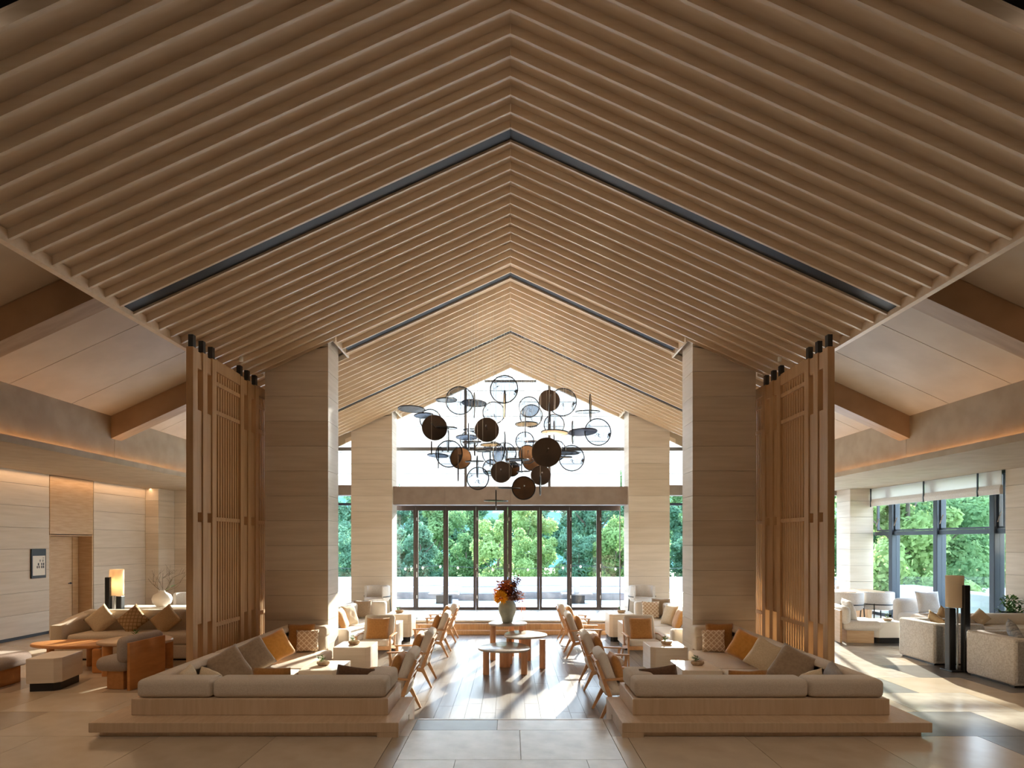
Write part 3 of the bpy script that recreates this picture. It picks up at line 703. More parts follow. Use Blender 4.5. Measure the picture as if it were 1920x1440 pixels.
# far sofas pillows
pillow(-3.62, 13.2, .33, 0, 20, .46, 'caramel', 'sunlit caramel pillow at the near end of the far left sofa', 4, t=.15)
pillow(-3.60, 13.75, .34, -20, 20, .46, 'cream', 'cream pillow beside the caramel one on the far left sofa', 0, t=.15)
pillow(-3.62, 15.0, .34, -80, 15, .44, 'taupe', 'tan brown pillow in the far corner of the far left sofa', 0, t=.14)
pillow(3.62, 13.2, .33, 180, 20, .46, 'caramel', 'caramel pillow at the near end of the far right sofa', -4, t=.15)
pillow(3.58, 13.8, .34, 200, 20, .46, 'cream', 'cream pillow beside the caramel one on the far right sofa', 0, t=.15)
pillow(3.42, 14.95, .33, -95, 14, .42, 'quilt', 'small patterned pillow in the far corner of the far right sofa', 0, t=.12)
pillow(3.7, 15.05, .37, -100, 12, .46, 'taupe', 'taupe pillow behind the patterned pillow on the far right sofa', 0, t=.12)

# ================================================================== ARMCHAIRS IN THE AISLE
def armchair(label):
    t = thing('lounge_armchair', label, 'armchair', group='slender wooden armchairs in the lounge')
    w = .31
    for s in (-1, 1):
        put('leg', B().beam((s*w, -.22, .30), (s*(w+.01), -.37, 0), .035, .06, .024, .028, up=(0, 1, 0), r=.004), 'chair_wood', t)
        put('leg', B().beam((s*w, .27, .40), (s*(w+.005), .33, 0), .035, .045, .024, .026, up=(0, 1, 0), r=.004), 'chair_wood', t)
        put('back_post', B().beam((s*(w-.02), -.20, .24), (s*(w-.03), -.40, .78), .03, .06, .024, .035, up=(0, 1, 0), r=.004), 'chair_wood', t)
        put('arm', B().beam((s*w, -.31, .53), (s*(w+.02), .0, .56), .045, .026, .055, .024, r=.006).beam((s*(w+.02), 0, .56), (s*(w+.01), .33, .55), .055, .024, .05, .024, r=.006).beam((s*w, .29, .55), (s*w, .27, .38), .032, .04, .032, .045, up=(0, 1, 0), r=.004), 'chair_wood', t)
        put('side_rail', B().beam((s*w, -.24, .27), (s*w, .29, .36), .03, .06, .03, .05, r=.004), 'chair_wood', t)
    put('front_rail', B().box(-w, w, .26, .29, .3, .37, r=.004), 'chair_wood', t)
    for k in range(5):
        z = .34+.1*k; y = -.2-.37*(z-.24)
        put('back_slat', B().box(-w+.03, w-.03, y-.012, y+.01, z-.018, z+.018, r=.004), 'chair_wood', t)
    ang = math.atan2(.2, .54)
    put('seat_cushion', B().box(-w+.03, w-.03, -.26, .3, .33, .46, r=.05, seg=3, T=Matrix.Rotation(R(5), 4, 'X')), 'sofa_w', t, smooth=60)
    put('back_cushion', B().box(-w+.02, w-.02, -.065, .065, -.26, .27, r=.055, seg=3, T=Matrix.Translation((0, -.245, .62)) @ Matrix.Rotation(ang, 4, 'X')), 'sofa_w', t, smooth=60)
    return t
ac = armchair('x')
chs = [(-1.61, 8.15, 90, 'armchair nearest the camera on the left of the aisle, behind the left sofa end'),
       (-1.61, 9.96, 90, 'second armchair from the camera on the left of the aisle'),
       (-1.61, 12.5, 90, 'third armchair from the camera on the left of the aisle'),
       (-1.61, 14.27, 90, 'farthest armchair on the left of the aisle, near the steps'),
       (1.50, 8.12, -90, 'armchair nearest the camera on the right of the aisle, behind the right sofa end'),
       (1.50, 9.76, -90, 'second armchair from the camera on the right of the aisle'),
       (1.48, 12.4, -90, 'third armchair from the camera on the right of the aisle'),
       (1.48, 14.15, -90, 'farthest armchair on the right of the aisle, near the steps'),
       (-2.52, 11.55, 180, 'armchair facing the camera between the left cube tables'),
       (2.48, 11.55, 180, 'armchair facing the camera between the right cube tables')]
for i, (x, y, a, lb) in enumerate(chs):
    if i == 0: ac.location = (x, y, -.3); ac.rotation_euler = (0, 0, R(a)); ac['label'] = lb
    else: copytree(ac, (x, y, -.3), R(a), lb)
    f = a+90; d = Vector((math.cos(R(f)), math.sin(R(f)), 0)); p = Vector((x, y, 0)) - d*.10
    pillow(p.x, p.y, .335, f, 20, .40 if abs(a) == 90 else .44, 'caramel', 'caramel pillow resting on the ' + lb.split(',')[0], 0, 'caramel pillows on the lounge armchairs', t=.13)

# ================================================================== CUBE TABLES
def cube(x0, x1, y0, y1, zt, label, s, base=True, z0=-.3, rz=0, m='table'):
    cx, cy = (x0+x1)/2, (y0+y1)/2; hx, hy = abs(x1-x0)/2, (y1-y0)/2
    t = thing('side_table', label, 'table', (cx, cy, z0), rz); H = zt-z0
    def oct_(a, b_, c): return [(-a, -b_), (a-c, -b_), (a, -b_+c), (a, b_), (-a, b_)] if s > 0 else [(-a+c, -b_), (a, -b_), (a, b_), (-a, b_), (-a, -b_+c)]
    put('body', B().prism(oct_(hx, hy, .07), .11, H, r=.006), m, t)
    put('plinth', B().prism(oct_(hx-.03, hy-.03, .06), 0, .11), 'black', t)
    return t
cn = [('low', 2.5, 3.06, 8.85, 9.6, .135), ('cube', 2.32, 2.92, 10.1, 10.73, .25), ('tall', 2.38, 2.98, 12.9, 13.6, .25), ('far', 2.27, 2.85, 14.0, 14.7, .33)]
for s, sn in ((-1, 'left'), (1, 'right')):
    for kx, (kn, u0, u1, y0, y1, zt) in enumerate(cn):
        lb = {'low': 'low pale box table inside the near %s corner sofa', 'cube': 'pale cube table in front of the camera-facing %s armchair', 'tall': 'pale cube table on a black plinth behind the %s camera-facing armchair', 'far': 'farthest pale cube table on a black plinth, %s side'}[kn] % sn
        cube(s*u0, s*u1, y0, y1, zt, lb, -s)
        # oval dish with a small plant
        dx, dy = s*((u0+u1)/2+.04), (y0+y1)/2+.02
        pt = thing('dish_garden', 'dish plant on the ' + {'low': 'low box table inside the near %s corner sofa', 'cube': 'cube table in front of the %s camera-facing armchair', 'tall': 'cube table behind the %s camera-facing armchair', 'far': 'farthest cube table, %s side'}[kn] % sn, 'plant', (dx, dy, zt), group='dish gardens on the lounge tables')
        put('dish', B().lathe([(0, 0), (.075, 0), (.1, .03), (.095, .06), (.075, .06), (.07, .045), (0, .045)], 20, sx=1, sy=.7), 'dish', pt, smooth=60)
        lf = B(); rr = random.Random(kx*7+s)
        for k in range(5): lf.tube([(-.03+rr.uniform(-.02, .02), 0, .045), (-.03+rr.uniform(-.05, .05), rr.uniform(-.03, .03), .12)], .002, 4)
        for k in range(26):
            a = rr.uniform(0, 6.28); lf.leaf((-.03+rr.uniform(-.03, .03), rr.uniform(-.025, .025), rr.uniform(.06, .13)), (math.cos(a), math.sin(a), rr.uniform(.1, .9)), .06, .024)
        put('foliage', lf, 'leaf', pt)

# ================================================================== CENTRE TABLES + VASE
def blob(cx, cy, rx, ry, n=48, lobes=3, amp=.07, ph=0):
    return [(cx+rx*(1+amp*math.cos(lobes*2*math.pi*i/n+ph))*math.cos(2*math.pi*i/n), cy+ry*(1+amp*math.cos(lobes*2*math.pi*i/n+ph))*math.sin(2*math.pi*i/n)) for i in range(n)]
def ctable(label, cx, cy, rx, ry, zt, legs, ph, panel):
    t = thing('nesting_table', label, 'table', (cx, cy, -.3), group='three nesting tables in the aisle'); H = zt+.3
    put('tabletop', B().prism(blob(0, 0, rx, ry, ph=ph), H-.035, H, r=.01), 'tabletop', t, smooth=40)
    for (lx, ly) in legs: put('leg', B().cyl((lx-cx, ly-cy, 0), .055, H-.036, 24), 'table_leg', t, smooth=40)
    lx, ly, w = panel
    put('panel_leg', B().prism([(lx-cx+w/2*math.cos(a)*1.0, ly-cy+.05*math.sin(a)) for a in [2*math.pi*k/24 for k in range(24)]], 0, H-.036), 'table_leg', t, smooth=40)
    return t
ctable('lowest of the three grey-topped nesting tables, at the front', -.1, 10.9, .45, .5, .13, [(-.42, 10.6), (.24, 10.62)], 2.0, (-.1, 11.22, .2))
ctable('middle-height nesting table on the right of the three', .26, 11.5, .40, .46, .264, [(.58, 11.1), (-.02, 11.52)], .3, (.3, 11.84, .2))
ctable('tallest nesting table at the back, carrying the flower vase', -.06, 12.05, .37, .38, .41, [(-.34, 11.9), (.02, 12.32)], 1.2, (.24, 12.12, .15))
VX, VY = -.06, 12.0
vs = thing('flower_vase', 'pale celadon vase of flowers on the tallest nesting table', 'vase', (VX, VY, .41))
put('body', B().lathe([(0, 0), (.085, 0), (.1, .02), (.12, .1), (.16, .2), (.175, .28), (.165, .36), (.13, .41), (.135, .44), (.115, .44), (.11, .41), (.0, .38)], 32), 'vase', vs, smooth=60)
b = B(); r_ = random.Random(4)
for k in range(420):
    a = r_.uniform(0, 6.28); el = math.asin(r_.uniform(-.9, 1)); d = Vector((math.cos(a)*math.cos(el), math.sin(a)*math.cos(el), math.sin(el)))
    b.leaf(d*.05, d+Vector((0, 0, r_.uniform(0, .3))), r_.uniform(.09, .12), .026, .3)
tag(put('chrysanthemum', b, 'petal', None, (VX-.13, VY-.14, .41+.5)), 'big round orange chrysanthemum on the left of the vase rim', 'flower')
def spray(name, label, m, n, base, dirs, L, leafL, leafW, cat='foliage', seed=0, jit=.12):
    b = B(); r_ = random.Random(seed)
    for d in dirs:
        d = Vector(d); pts = [Vector(base)]
        for k in range(1, 6): pts.append(Vector(base)+d*L*k/5+Vector((r_.uniform(-1, 1), r_.uniform(-1, 1), r_.uniform(-1, 1)))*.02)
        b.tube(pts, .004, 4)
        for k in range(n):
            f = r_.uniform(.35, 1.05); p = Vector(base)+d*L*f+Vector((r_.uniform(-1, 1), r_.uniform(-1, 1), r_.uniform(-1, 1)))*jit*.5
            a = r_.uniform(0, 6.28); b.leaf(p, (math.cos(a), math.sin(a), r_.uniform(-.6, .9)), leafL*r_.uniform(.7, 1.2), leafW)
    return tag(put(name, b, m), label, cat)
bz = (VX, VY, .84)
spray('foliage_spray', 'rust red leaf sprays rising from the vase centre', 'red_leaf', 110, bz, [(-.35, -.1, .75), (-.1, 0, .85), (.1, -.1, .8), (-.25, .1, .5), (-.5, -.1, .45)],   .42, .085, .05, seed=1)
spray('foliage_spray', 'dark burgundy plume reaching up to the right of the vase', 'brown_leaf', 110, bz, [(.35, 0, .9), (.3, .1, .7), (.48, 0, 1.0)], .46, .06, .038, seed=2, jit=.1)
spray('foliage_spray', 'bronze brown feathery bunch on the right of the vase', 'brown_leaf', 150, bz, [(.5, -.1, .35), (.7, 0, .2), (.6, .1, .5)], .36, .06, .03, seed=3, jit=.16)
b = B(); r_ = random.Random(9)
for k in range(9):
    x = VX+.18+.02*k; yy = VY+r_.uniform(-.08, .08); l_ = r_.uniform(.15, .36)
    b.tube([(VX+.05, VY, .84), (x, yy, .88), (x+.01, yy, .82), (x+r_.uniform(-.01, .02), yy, .82-l_)], .007, 5, .004)
tag(put('amaranth', b, 'pink'), 'salmon pink trailing amaranth hanging over the right of the vase', 'flower')

# ================================================================== CHANDELIER
ch = thing('chandelier', 'huge chandelier of hanging clear, dark and amber discs', 'chandelier', (0, 12.6, 7.0))
cr_ = random.Random(21)
def dm(r, t, seg=40): return B().lathe([(0, -t/2), (r, -t/2), (r, t/2), (0, t/2)], seg)
def ring(r, q=.007, seg=40):
    return B().tube([(r*math.cos(2*math.pi*i/seg), r*math.sin(2*math.pi*i/seg), 0) for i in range(seg+1)], q, 5)
def disc(px, py, rp, kind, m, Yo=0, rim=True):
    Y = 12.6+Yo; r = rp*Y/1150; x, z = wx(px, Y), wz(py, Y)
    if kind == 'face': rot = (R(90), 0, R(cr_.uniform(-12, 12)))
    elif kind == 'flat': rot = (R(cr_.uniform(-5, 5)), R(cr_.uniform(-3, 3)), 0)
    else: rot = (R(90), 0, R(90+cr_.uniform(-4, 4)-math.degrees(math.atan2(x, Y))*1.0))
    nm = 'glass_disc' if m in ('disc_glass', 'smoke') else ('wood_disc' if m in ('wood_disc', 'amber_disc') else 'cream_disc')
    o = put(nm, dm(r, .012), m, ch, (x, Y-12.6, z-7.0), rot)
    if rim: put('rim', ring(r, .012), 'black' if m != 'wood_disc' else m, o)
    zc = ZR-SL*abs(x)+.04; up = r if kind != 'flat' else 0
    put('wire', B().tube([(x, Y-12.6, z+up-7.0), (x, Y-12.6, zc-7.0)], .003, 4), 'led_h', ch)
    if kind == 'face' and m in ('wood_disc', 'amber_disc'):
        put('rod', B().tube([(x, Y-12.6-.02, z-7), (x, Y-12.6-.5, z-7)], .012, 8), 'chrome', ch)
faces = [(945, 730, 26), (862, 751, 26), (926, 774, 20.5), (992, 763, 19), (1055, 754, 25.7), (1121, 810, 25), (1072, 859, 24), (1039, 796, 19), (984, 827, 17), (842, 851, 25), (896, 897, 21), (946, 852, 22), (880, 825, 17), (925, 850, 21), (807, 787, 19.5), (996, 780, 21), (1042, 845, 19), (920, 877, 15)]
for i, (a, b_, c) in enumerate(faces): disc(a, b_, c, 'face', 'disc_glass', [-.5, .2, .6, 0, .9, -.2, .4, .7, .5, -.4, -.2, .3, .8, .9, .5, .8, .9, .7][i])
for i, (a, b_, c, m) in enumerate([(815, 802, 23, 'wood_disc'), (913, 806, 22, 'wood_disc'), (1030, 751, 19.5, 'wood_disc'), (1025, 848, 27, 'wood_disc'), (940, 885, 19.5, 'wood_disc'), (1014, 891, 18, 'wood_disc'), (982, 915, 21.5, 'amber_disc'), (864, 859, 20, 'amber_disc'), (989, 852, 17, 'amber_disc'), (997, 865, 17, 'amber_disc'), (960, 879, 14, 'amber_disc')]):
    disc(a, b_, c, 'face', m, [-.3, -.3, .3, -.7, -.2, .1, -.4, .4, .3, .5, .5][i])
for i, (a, b_, c, m) in enumerate([(889, 756, 23, 'smoke'), (837, 750, 19, 'smoke'), (795, 779, 18, 'smoke'), (772, 767, 25, 'smoke'), (837, 802, 20, 'smoke'), (884, 806, 15, 'disc_glass'), (875, 820, 20, 'smoke'), (821, 854, 19.5, 'smoke'), (987, 795, 21, 'creamg'), (1041, 811, 26, 'creamg'), (1092, 810, 27, 'wood_disc'), (1102, 772, 23, 'smoke'), (1061, 849, 25, 'smoke'), (970, 862, 22, 'wood_disc'), (950, 873, 26, 'smoke'), (890, 865, 17, 'smoke'), (925, 885, 18, 'smoke'), (955, 915, 20, 'disc_glass'), (930, 939, 22, 'disc_glass'), (1000, 828, 16, 'wood_disc'), (1057, 857, 15, 'creamg'), (920, 834, 19, 'creamg'), (885, 829, 17, 'wood_disc'), (905, 845, 15, 'smoke'), (982, 884, 12, 'smoke')]):
    disc(a, b_, c, 'flat', m, cr_.uniform(-.7, .7))
for (a, b_, c) in [(1107, 765, 25), (1074, 811, 21), (1039, 807, 17), (985, 799, 20), (1030, 774, 19), (946, 759, 26), (889, 760, 23), (822, 859, 19), (978, 864, 22), (809, 840, 12), (840, 827, 20), (879, 820, 26), (919, 855, 19), (950, 867, 26), (895, 875, 20), (859, 887, 15), (1013, 910, 18), (930, 937, 18), (946, 830, 20), (890, 840, 14)]:
    disc(a, b_, c, 'edge', cr_.choice(['smoke', 'smoke', 'creamg']), cr_.uniform(-.7, .7))

for x, y, z in ((-.7, 12.4, 4.3), (.9, 12.7, 4.2), (.1, 12.5, 4.7)):
    light('chandelier_bulb', 'POINT', (x, y, z), (0, 0, 0), 34, (1, .92, .82), shadow_soft_size=.12)
# ================================================================== LEFT AISLE
def slipper(label, loc, rz, mats=('grey_fab', 'orange_wood'), group=None, dp=.38):
    """low chair: faces +y, wooden back panel, thick seat pad on a block"""
    t = thing('slipper_chair', label, 'armchair', loc, rz, group)
    put('back_panel', B().box(-.36, .36, -.40, -.36, 0, .64, r=.006), mats[1], t)
    b2 = B().box(-.40, .40, -.38, -.20, .36, .72, r=.088, seg=4)
    put('back_cushion', b2, mats[0], t, smooth=60)
    put('seat_cushion', B().box(-.38, .38, -.34, dp, .24, .44, r=.095, seg=4), mats[0], t, smooth=60)
    put('base', B().box(-.30, .30, -.26, dp-.14, 0, .25, r=.006), mats[1], t)
    return t
slipper('grey armchair with a honey wood back panel, beside the left corner sofa', (-5.45, 8.6, 0), R(84), dp=.12)
slipper('warm grey seat on a wood block at the left edge of the picture', (-7.22, 8.45, 0), R(-88))
t = cube(-6.47, -6.07, 8.15, 8.75, .44, 'squat pale box table with black plinth by the left picture edge', 1, z0=0, rz=R(10))
def pebble_table(label, cx, cy, rx, ry, h, legs, panel, mtop, mleg, ph=0, lobes=2):
    t = thing('coffee_table', label, 'table', (cx, cy, 0))
    put('tabletop', B().prism(blob(0, 0, rx, ry, amp=.06, lobes=lobes, ph=ph), h-.05, h, r=.018, seg=3), mtop, t, smooth=50)
    for lx, ly, r in legs: put('leg', B().cyl((lx-cx, ly-cy, 0), r, h-.051, 24), mleg, t, smooth=40)
    x0, x1, y0, y1 = panel; put('panel_leg', B().box(x0-cx, x1-cx, y0-cy, y1-cy, 0, h-.051, r=.02), mleg, t)
    return t
pebble_table('long oval honey wood coffee table, left of the pair', -6.75, 9.6, .68, .38, .42, [(-7.2, 9.6, .05), (-6.75, 9.85, .05)], (-6.34, -6.16, 9.28, 9.34), 'orange_wood', 'orange_wood')
pebble_table('round pale-topped coffee table overlapping the oval one', -5.75, 9.45, .52, .45, .5, [(-6.0, 9.13, .07), (-5.4, 9.7, .06)], (-5.85, -5.65, 9.7, 9.76), 'round_top', 'orange_wood', 1.0, 3)
tdy = thing('dish_garden', 'round stone dish with a green sprig on the left coffee table', 'plant', (-5.72, 9.4, .5))
put('dish', B().lathe([(0, 0), (.07, 0), (.1, .03), (.09, .065), (.07, .065), (.06, .045), (0, .045)], 20), 'dish', tdy, smooth=60)
lf = B(); rr = random.Random(2)
for k in range(22):
    a = rr.uniform(0, 6.28); lf.leaf((-.03+rr.uniform(-.02, .02), rr.uniform(-.02, .02), rr.uniform(.045, .12)), (math.cos(a), math.sin(a), rr.uniform(.2, .9)), .06, .02)
put('foliage', lf, 'leaf', tdy)
sf = thing('long_sofa', 'long beige sofa with three tilted pillows in the left aisle', 'sofa', (-6.25, 10.75, 0))
put('base', B().box(-1.45, 1.45, -.48, .48, .03, .26, r=.03), 'sofa', sf, smooth=60)
put('plinth', B().box(-1.4, 1.4, -.43, .43, 0, .03), 'black', sf)
for k in range(2): put('seat_cushion', B().box(-1.2+1.3*k, .09+1.3*k, -.47, .2, .26, .43, r=.05, seg=3), 'sofa', sf, smooth=60)
for k in range(3): put('back_cushion', B().box(-1.40+.94*k, -.47+.94*k, .18, .46, .26, .77, r=.08, seg=3), 'sofa', sf, smooth=60)
arm = [(-.5, .0), (-.5, .56), (-.30, .58), (.0, .66), (.3, .71), (.48, .73), (.48, .0)]
put('arm', B().prism([(a, b_+.03) for a, b_ in arm], -1.47, -1.24, 'x', r=.04, seg=3), 'sofa', sf, smooth=60)
pillow(-7.20, 10.78, .62, -86, 22, .42, 'cream', 'plain sand pillow tilted on its corner, left of three on the left aisle sofa', 45, 'tilted pillows on the left aisle sofa', t=.14)
pillow(-6.64, 10.78, .62, -90, 22, .42, 'quilt2', 'lattice-textured pillow tilted on its corner, middle of three on the left aisle sofa', 45, 'tilted pillows on the left aisle sofa', t=.14)
pillow(-6.06, 10.78, .62, -92, 22, .42, 'tan', 'plain tan pillow tilted on its corner, right of three on the left aisle sofa', 45, 'tilted pillows on the left aisle sofa', t=.14)
def floor_lamp(label, loc, rz, lit, s=1):
    t = thing('floor_lamp', label, 'lamp', loc, rz)
    put('shade', B().lathe([(.12, .98), (.12, 1.47), (.115, 1.47), (.115, .98)], 32), 'shade', t, smooth=60)
    put('pillar', B().box(s*.03, s*.12, -.17, -.08, .0, 1.33, r=.01), 'black', t)
    put('pillar', B().box(s*-.12, s*-.02, -.06, .05, .0, .97, r=.01), 'black', t)
    put('tube', B().cyl((s*.02, -.03, 0), .014, .99, 12), 'chrome', t)
    put('base', B().box(-.15, .18, -.15, .12, 0, .02, r=.004), 'black', t)
    if lit:
        put('bulb', B().lathe([(0, 1.1), (.04, 1.13), (.05, 1.2), (.03, 1.28), (0, 1.3)], 12), emis('lamp_bulb', (1, .7, .4), lit), t, smooth=60)
floor_lamp('cylinder floor lamp with black pillars in front of the side windows', (wx(1790, 9.5), 9.5, 0), 0, 0)
floor_lamp('lit cylinder floor lamp behind the left aisle sofa', (wx(219, 11.6), 11.6, 0), 0, 30, -1)
cs = thing('console', 'long white console behind the left aisle sofa', 'console', (-7.2, 12.6, 0))
put('top', B().box(-.8, .95, -.22, .22, .61, .67, r=.01), 'white', cs); put('carcass', B().box(-.76, .91, -.2, .2, .08, .61, r=.005), 'white', cs)
vz = thing('branch_vase', 'round white vase with a few dry branches on the white console', 'vase', (wx(304, 12.5), 12.5, .67))
put('body', B().lathe([(0, 0), (.09, 0), (.17, .08), (.19, .16), (.16, .24), (.06, .3), (.05, .33), (.035, .33), (.03, .28), (0, .25)], 28), 'vase_w', vz, smooth=60)
b = B(); rr = random.Random(12); tips = []
def branch(p, d, L, r, dep):
    pts = [p]; 
    for k in range(4):
        d = (d+Vector((rr.uniform(-.35, .35), rr.uniform(-.2, .2), rr.uniform(-.2, .3)))).normalized(); pts.append(pts[-1]+d*L/4)
    b.tube(pts, r, 4, r*.6); tips.append(pts[-1])
    if dep:
        for k in range(3): branch(pts[rr.randrange(1, 5)], (d+Vector((rr.uniform(-1, 1), rr.uniform(-.3, .3), rr.uniform(-.3, .7)))).normalized(), L*.6, r*.6, dep-1)
base = Vector((wx(304, 12.5), 12.5, .93))
for d in ((-.6, 0, .7), (.6, 0, .8), (.2, 0, 1), (.9, 0, .5)): branch(base, Vector(d).normalized(), .42, .006, 2)
for t_ in tips[::3]: b.leaf(t_, (rr.uniform(-1, 1), 0, rr.uniform(-.5, 1)), .03, .015)
db = tag(put('dry_branches', b, 'twig'), 'thin wiry dry branches with one olive green leaf standing in the white vase', 'branches')
p_ = base+Vector((.17, -.02, .14)); put('leaf', B().tube([base, p_], .004, 4).leaf(p_, (.9, -.1, .3), .17, .1), 'leaf', db)
def tub(label, loc, rz, dark=True, cushion=True, group=None):
    t = thing('tub_chair', label, 'armchair', loc, rz, group); t.scale = (1.12, 1.12, 1.08)
    n = 20; b2 = B(); poly = []
    for k in range(n+1): a = R(-20)+R(220)*k/n; poly.append((.31*math.cos(a), -.31*math.sin(a)))
    for k in range(n, -1, -1): a = R(-20)+R(220)*k/n; poly.append((.25*math.cos(a), -.25*math.sin(a)))
    b2.prism(poly, .42, .76, r=.02); put('wrap_back', b2, 'white_f', t, smooth=50)
    put('seat', B().lathe([(0, .38), (.26, .38), (.29, .41), (.29, .46), (.26, .48), (0, .48)], 28), 'white_f', t, smooth=50)
    put('frame_ring', B().tube([(.32*math.cos(a), -.32*math.sin(a), .5) for a in [R(-20)+R(220)*k/n for k in range(n+1)]], .012, 6), 'black', t)
    for a in (40, 140, 220, 320):
        c, s_ = math.cos(R(a)), math.sin(R(a)); put('leg', B().beam((.3*c, .3*s_, .52 if s_ < 0 else .4), (.33*c, .33*s_, 0), .022, .022, r=.003), 'black', t)
    return t
tub('white curved chair behind the console, left aisle', (-6.55, 13.6, 0), R(180))
tub('white curved chair by the screen behind the console, left aisle', (-7.35, 14.0, 0), R(160))
# wall sign
sg = thing('wall_sign', 'framed notice with dark header on the left stone wall', 'sign', (-9.998, 12.97, 1.53))
put('board', B().box(0, .03, -.2, .2, -.31, .31, r=.004), 'black', sg)
put('paper', B().box(.03, .033, -.17, .17, -.25, .165), 'paper', sg)
b = B(); rr = random.Random(31)
for (col_, z0, n) in ((.12, .12, 1), (.11, .065, 2), (.03, .07, 2), (.12, -.0, 4), (.07, 0.0, 3), (-.02, .0, 4), (.12, -.06, 4), (.07, -.06, 4), (.0, -.06, 3), (-.05, -.06, 3)):
    for k in range(n):
        b.box(.033, .0345, col_-.022, col_+.018, z0-.011*k, z0-.011*k+.005); b.box(.033, .0345, col_-.012+.008*k, col_-.006+.008*k, z0-.04, z0+.012)
put('lettering', b, 'black', sg)

# ================================================================== RIGHT AISLE
def club(label, loc, rz, group='boucle club armchairs in the right aisle'):
    """boxy club chair, faces +y, curved outer ends"""
    t = thing('club_armchair', label, 'armchair', loc, rz, group)
    def shell(pts): return pts
    back = [(-.45, .0+.04), (-.42, .02), (.42, .02), (.45, .04)]
    put('back', B().box(-.45, .45, -.45, -.26, .03, .67, r=.035, seg=3), 'boucle', t, smooth=50)
    prof = [(-.43, .03), (.33, .03), (.40, .14), (.43, .3), (.42, .48), (.36, .66), (-.43, .67)]
    for s in (-1, 1): put('arm', B().prism(prof, s*.31, s*.45, 'x', r=.025, seg=3), 'boucle', t, smooth=50)
    put('seat_cushion', B().box(-.31, .31, -.27, .40, .2, .43, r=.05, seg=3), 'boucle', t, smooth=50)
    put('base', B().box(-.31, .31, -.4, .34, .03, .2), 'boucle', t); put('plinth', B().box(-.4, .4, -.41, .31, 0, .03), 'black', t)
    return t
cl = club('boucle club armchair left of the cylinder floor lamp', (7.25, 10.3, 0), R(-90))
copytree(cl, (7.3, 8.78, 0), R(-90), 'boucle club armchair at the right picture edge, right of the cylinder lamp')
pillow(7.2, 8.72, .62, -30, 20, .42, 'quilt3', 'quilted grey pillow in the club armchair at the right picture edge', 40, t=.14)
pillow(7.35, 10.55, .55, 0, 20, .42, 'tan', 'tan pillow peeking over the club armchair left of the lamp', 30, t=.12)
sl_ = slipper('white armless chair with a pale wood base, right of the right slat screen', (wx(1606, 12.3), 12.35, 0), R(-100), ('white_f', 'wood'))
pillow(wx(1595, 12.3), 12.36, .62, -10, 18, .44, 'white_f', 'white square pillow on the armless chair by the right screen', 4, t=.15)
cube(7.15, 7.7, 12.0, 12.6, .42, 'small white box table behind the club armchairs', -1, z0=0, m='white')
t4 = thing('dish_garden', 'small sprig in a dish on the white box table', 'plant', (7.5, 12.2, .42))
put('dish', B().lathe([(0, 0), (.06, 0), (.09, .03), (.08, .05), (0, .04)], 18), 'dish', t4, smooth=60)
lf = B(); rr = random.Random(5)
for k in range(22):
    a = rr.uniform(0, 6.28); lf.leaf((rr.uniform(-.03, .03), rr.uniform(-.02, .02), rr.uniform(.045, .13)), (math.cos(a), math.sin(a), rr.uniform(.2, .9)), .06, .02)
put('foliage', lf, 'leaf', t4)
# far wing chair + sofa by the side window
fa = thing('lounge_chair', 'rounded white lounge chair by the side window', 'armchair', (8.98, 13.3, 0), R(180))
put('seat', B().box(-.42, .42, -.4, .4, .15, .45, r=.08, seg=3), 'white_f', fa, smooth=50); put('back', B().box(-.45, .45, -.45, -.22, .2, .74, r=.1, seg=4), 'white_f', fa, smooth=50); put('plinth', B().box(-.35, .35, -.35, .35, 0, .15), 'wood', fa)
pillow(9.06, 13.3, .68, -95, 18, .48, 'white_f', 'large pale square pillow on the rounded lounge chair', 0, t=.15)
ls = thing('window_sofa', 'pale sofa with a rolled back in front of the side windows', 'sofa', (8.75, 11.3, 0))
put('base', B().box(-1.1, 1.1, -.45, .45, .03, .3, r=.04), 'sofa_w', ls, smooth=50)
for k in range(2): put('seat_cushion', B().box(-1.08+1.08*k, -.01+1.08*k, -.44, .2, .3, .45, r=.06, seg=3), 'sofa_w', ls, smooth=50)
put('back_roll', B().box(-1.1, 1.1, .15, .45, .36, .64, r=.12, seg=5), 'sofa_w', ls, smooth=60)
put('arm', B().box(-1.12, -.95, -.45, .45, .1, .62, r=.07, seg=3), 'sofa_w', ls, smooth=60); put('arm', B().box(.95, 1.12, -.45, .45, .1, .62, r=.07, seg=3), 'sofa_w', ls, smooth=60)
pillow(8.75, 11.42, .58, -100, 20, .26, 'cream', 'cream pillow at the right end of the window sofa', 40, t=.13)
pillow(8.0, 11.3, .58, -60, 20, .36, 'tan', 'tan pillow at the left end of the window sofa', 35, t=.13)
cube(8.15, 8.75, 9.0, 9.7, .4, 'low white box table between the club chairs and the window sofa', -1, z0=0, m='white')
pl = thing('planter', 'black planter with a leafy plant against the right stone wall', 'plant', (9.72, 11.9, 0))
put('pot', B().lathe([(0, 0), (.16, 0), (.24, .62), (.22, .62), (.2, .55), (0, .55)], 24), 'black', pl, smooth=60)
lf = B(); rr = random.Random(8)
for k in range(160):
    a = rr.uniform(0, 6.28); lf.leaf((rr.uniform(-.15, .15), rr.uniform(-.15, .15), rr.uniform(.56, .9)), (math.cos(a), math.sin(a), rr.uniform(0, 1)), .13, .05)
put('foliage', lf, 'leaf', pl)
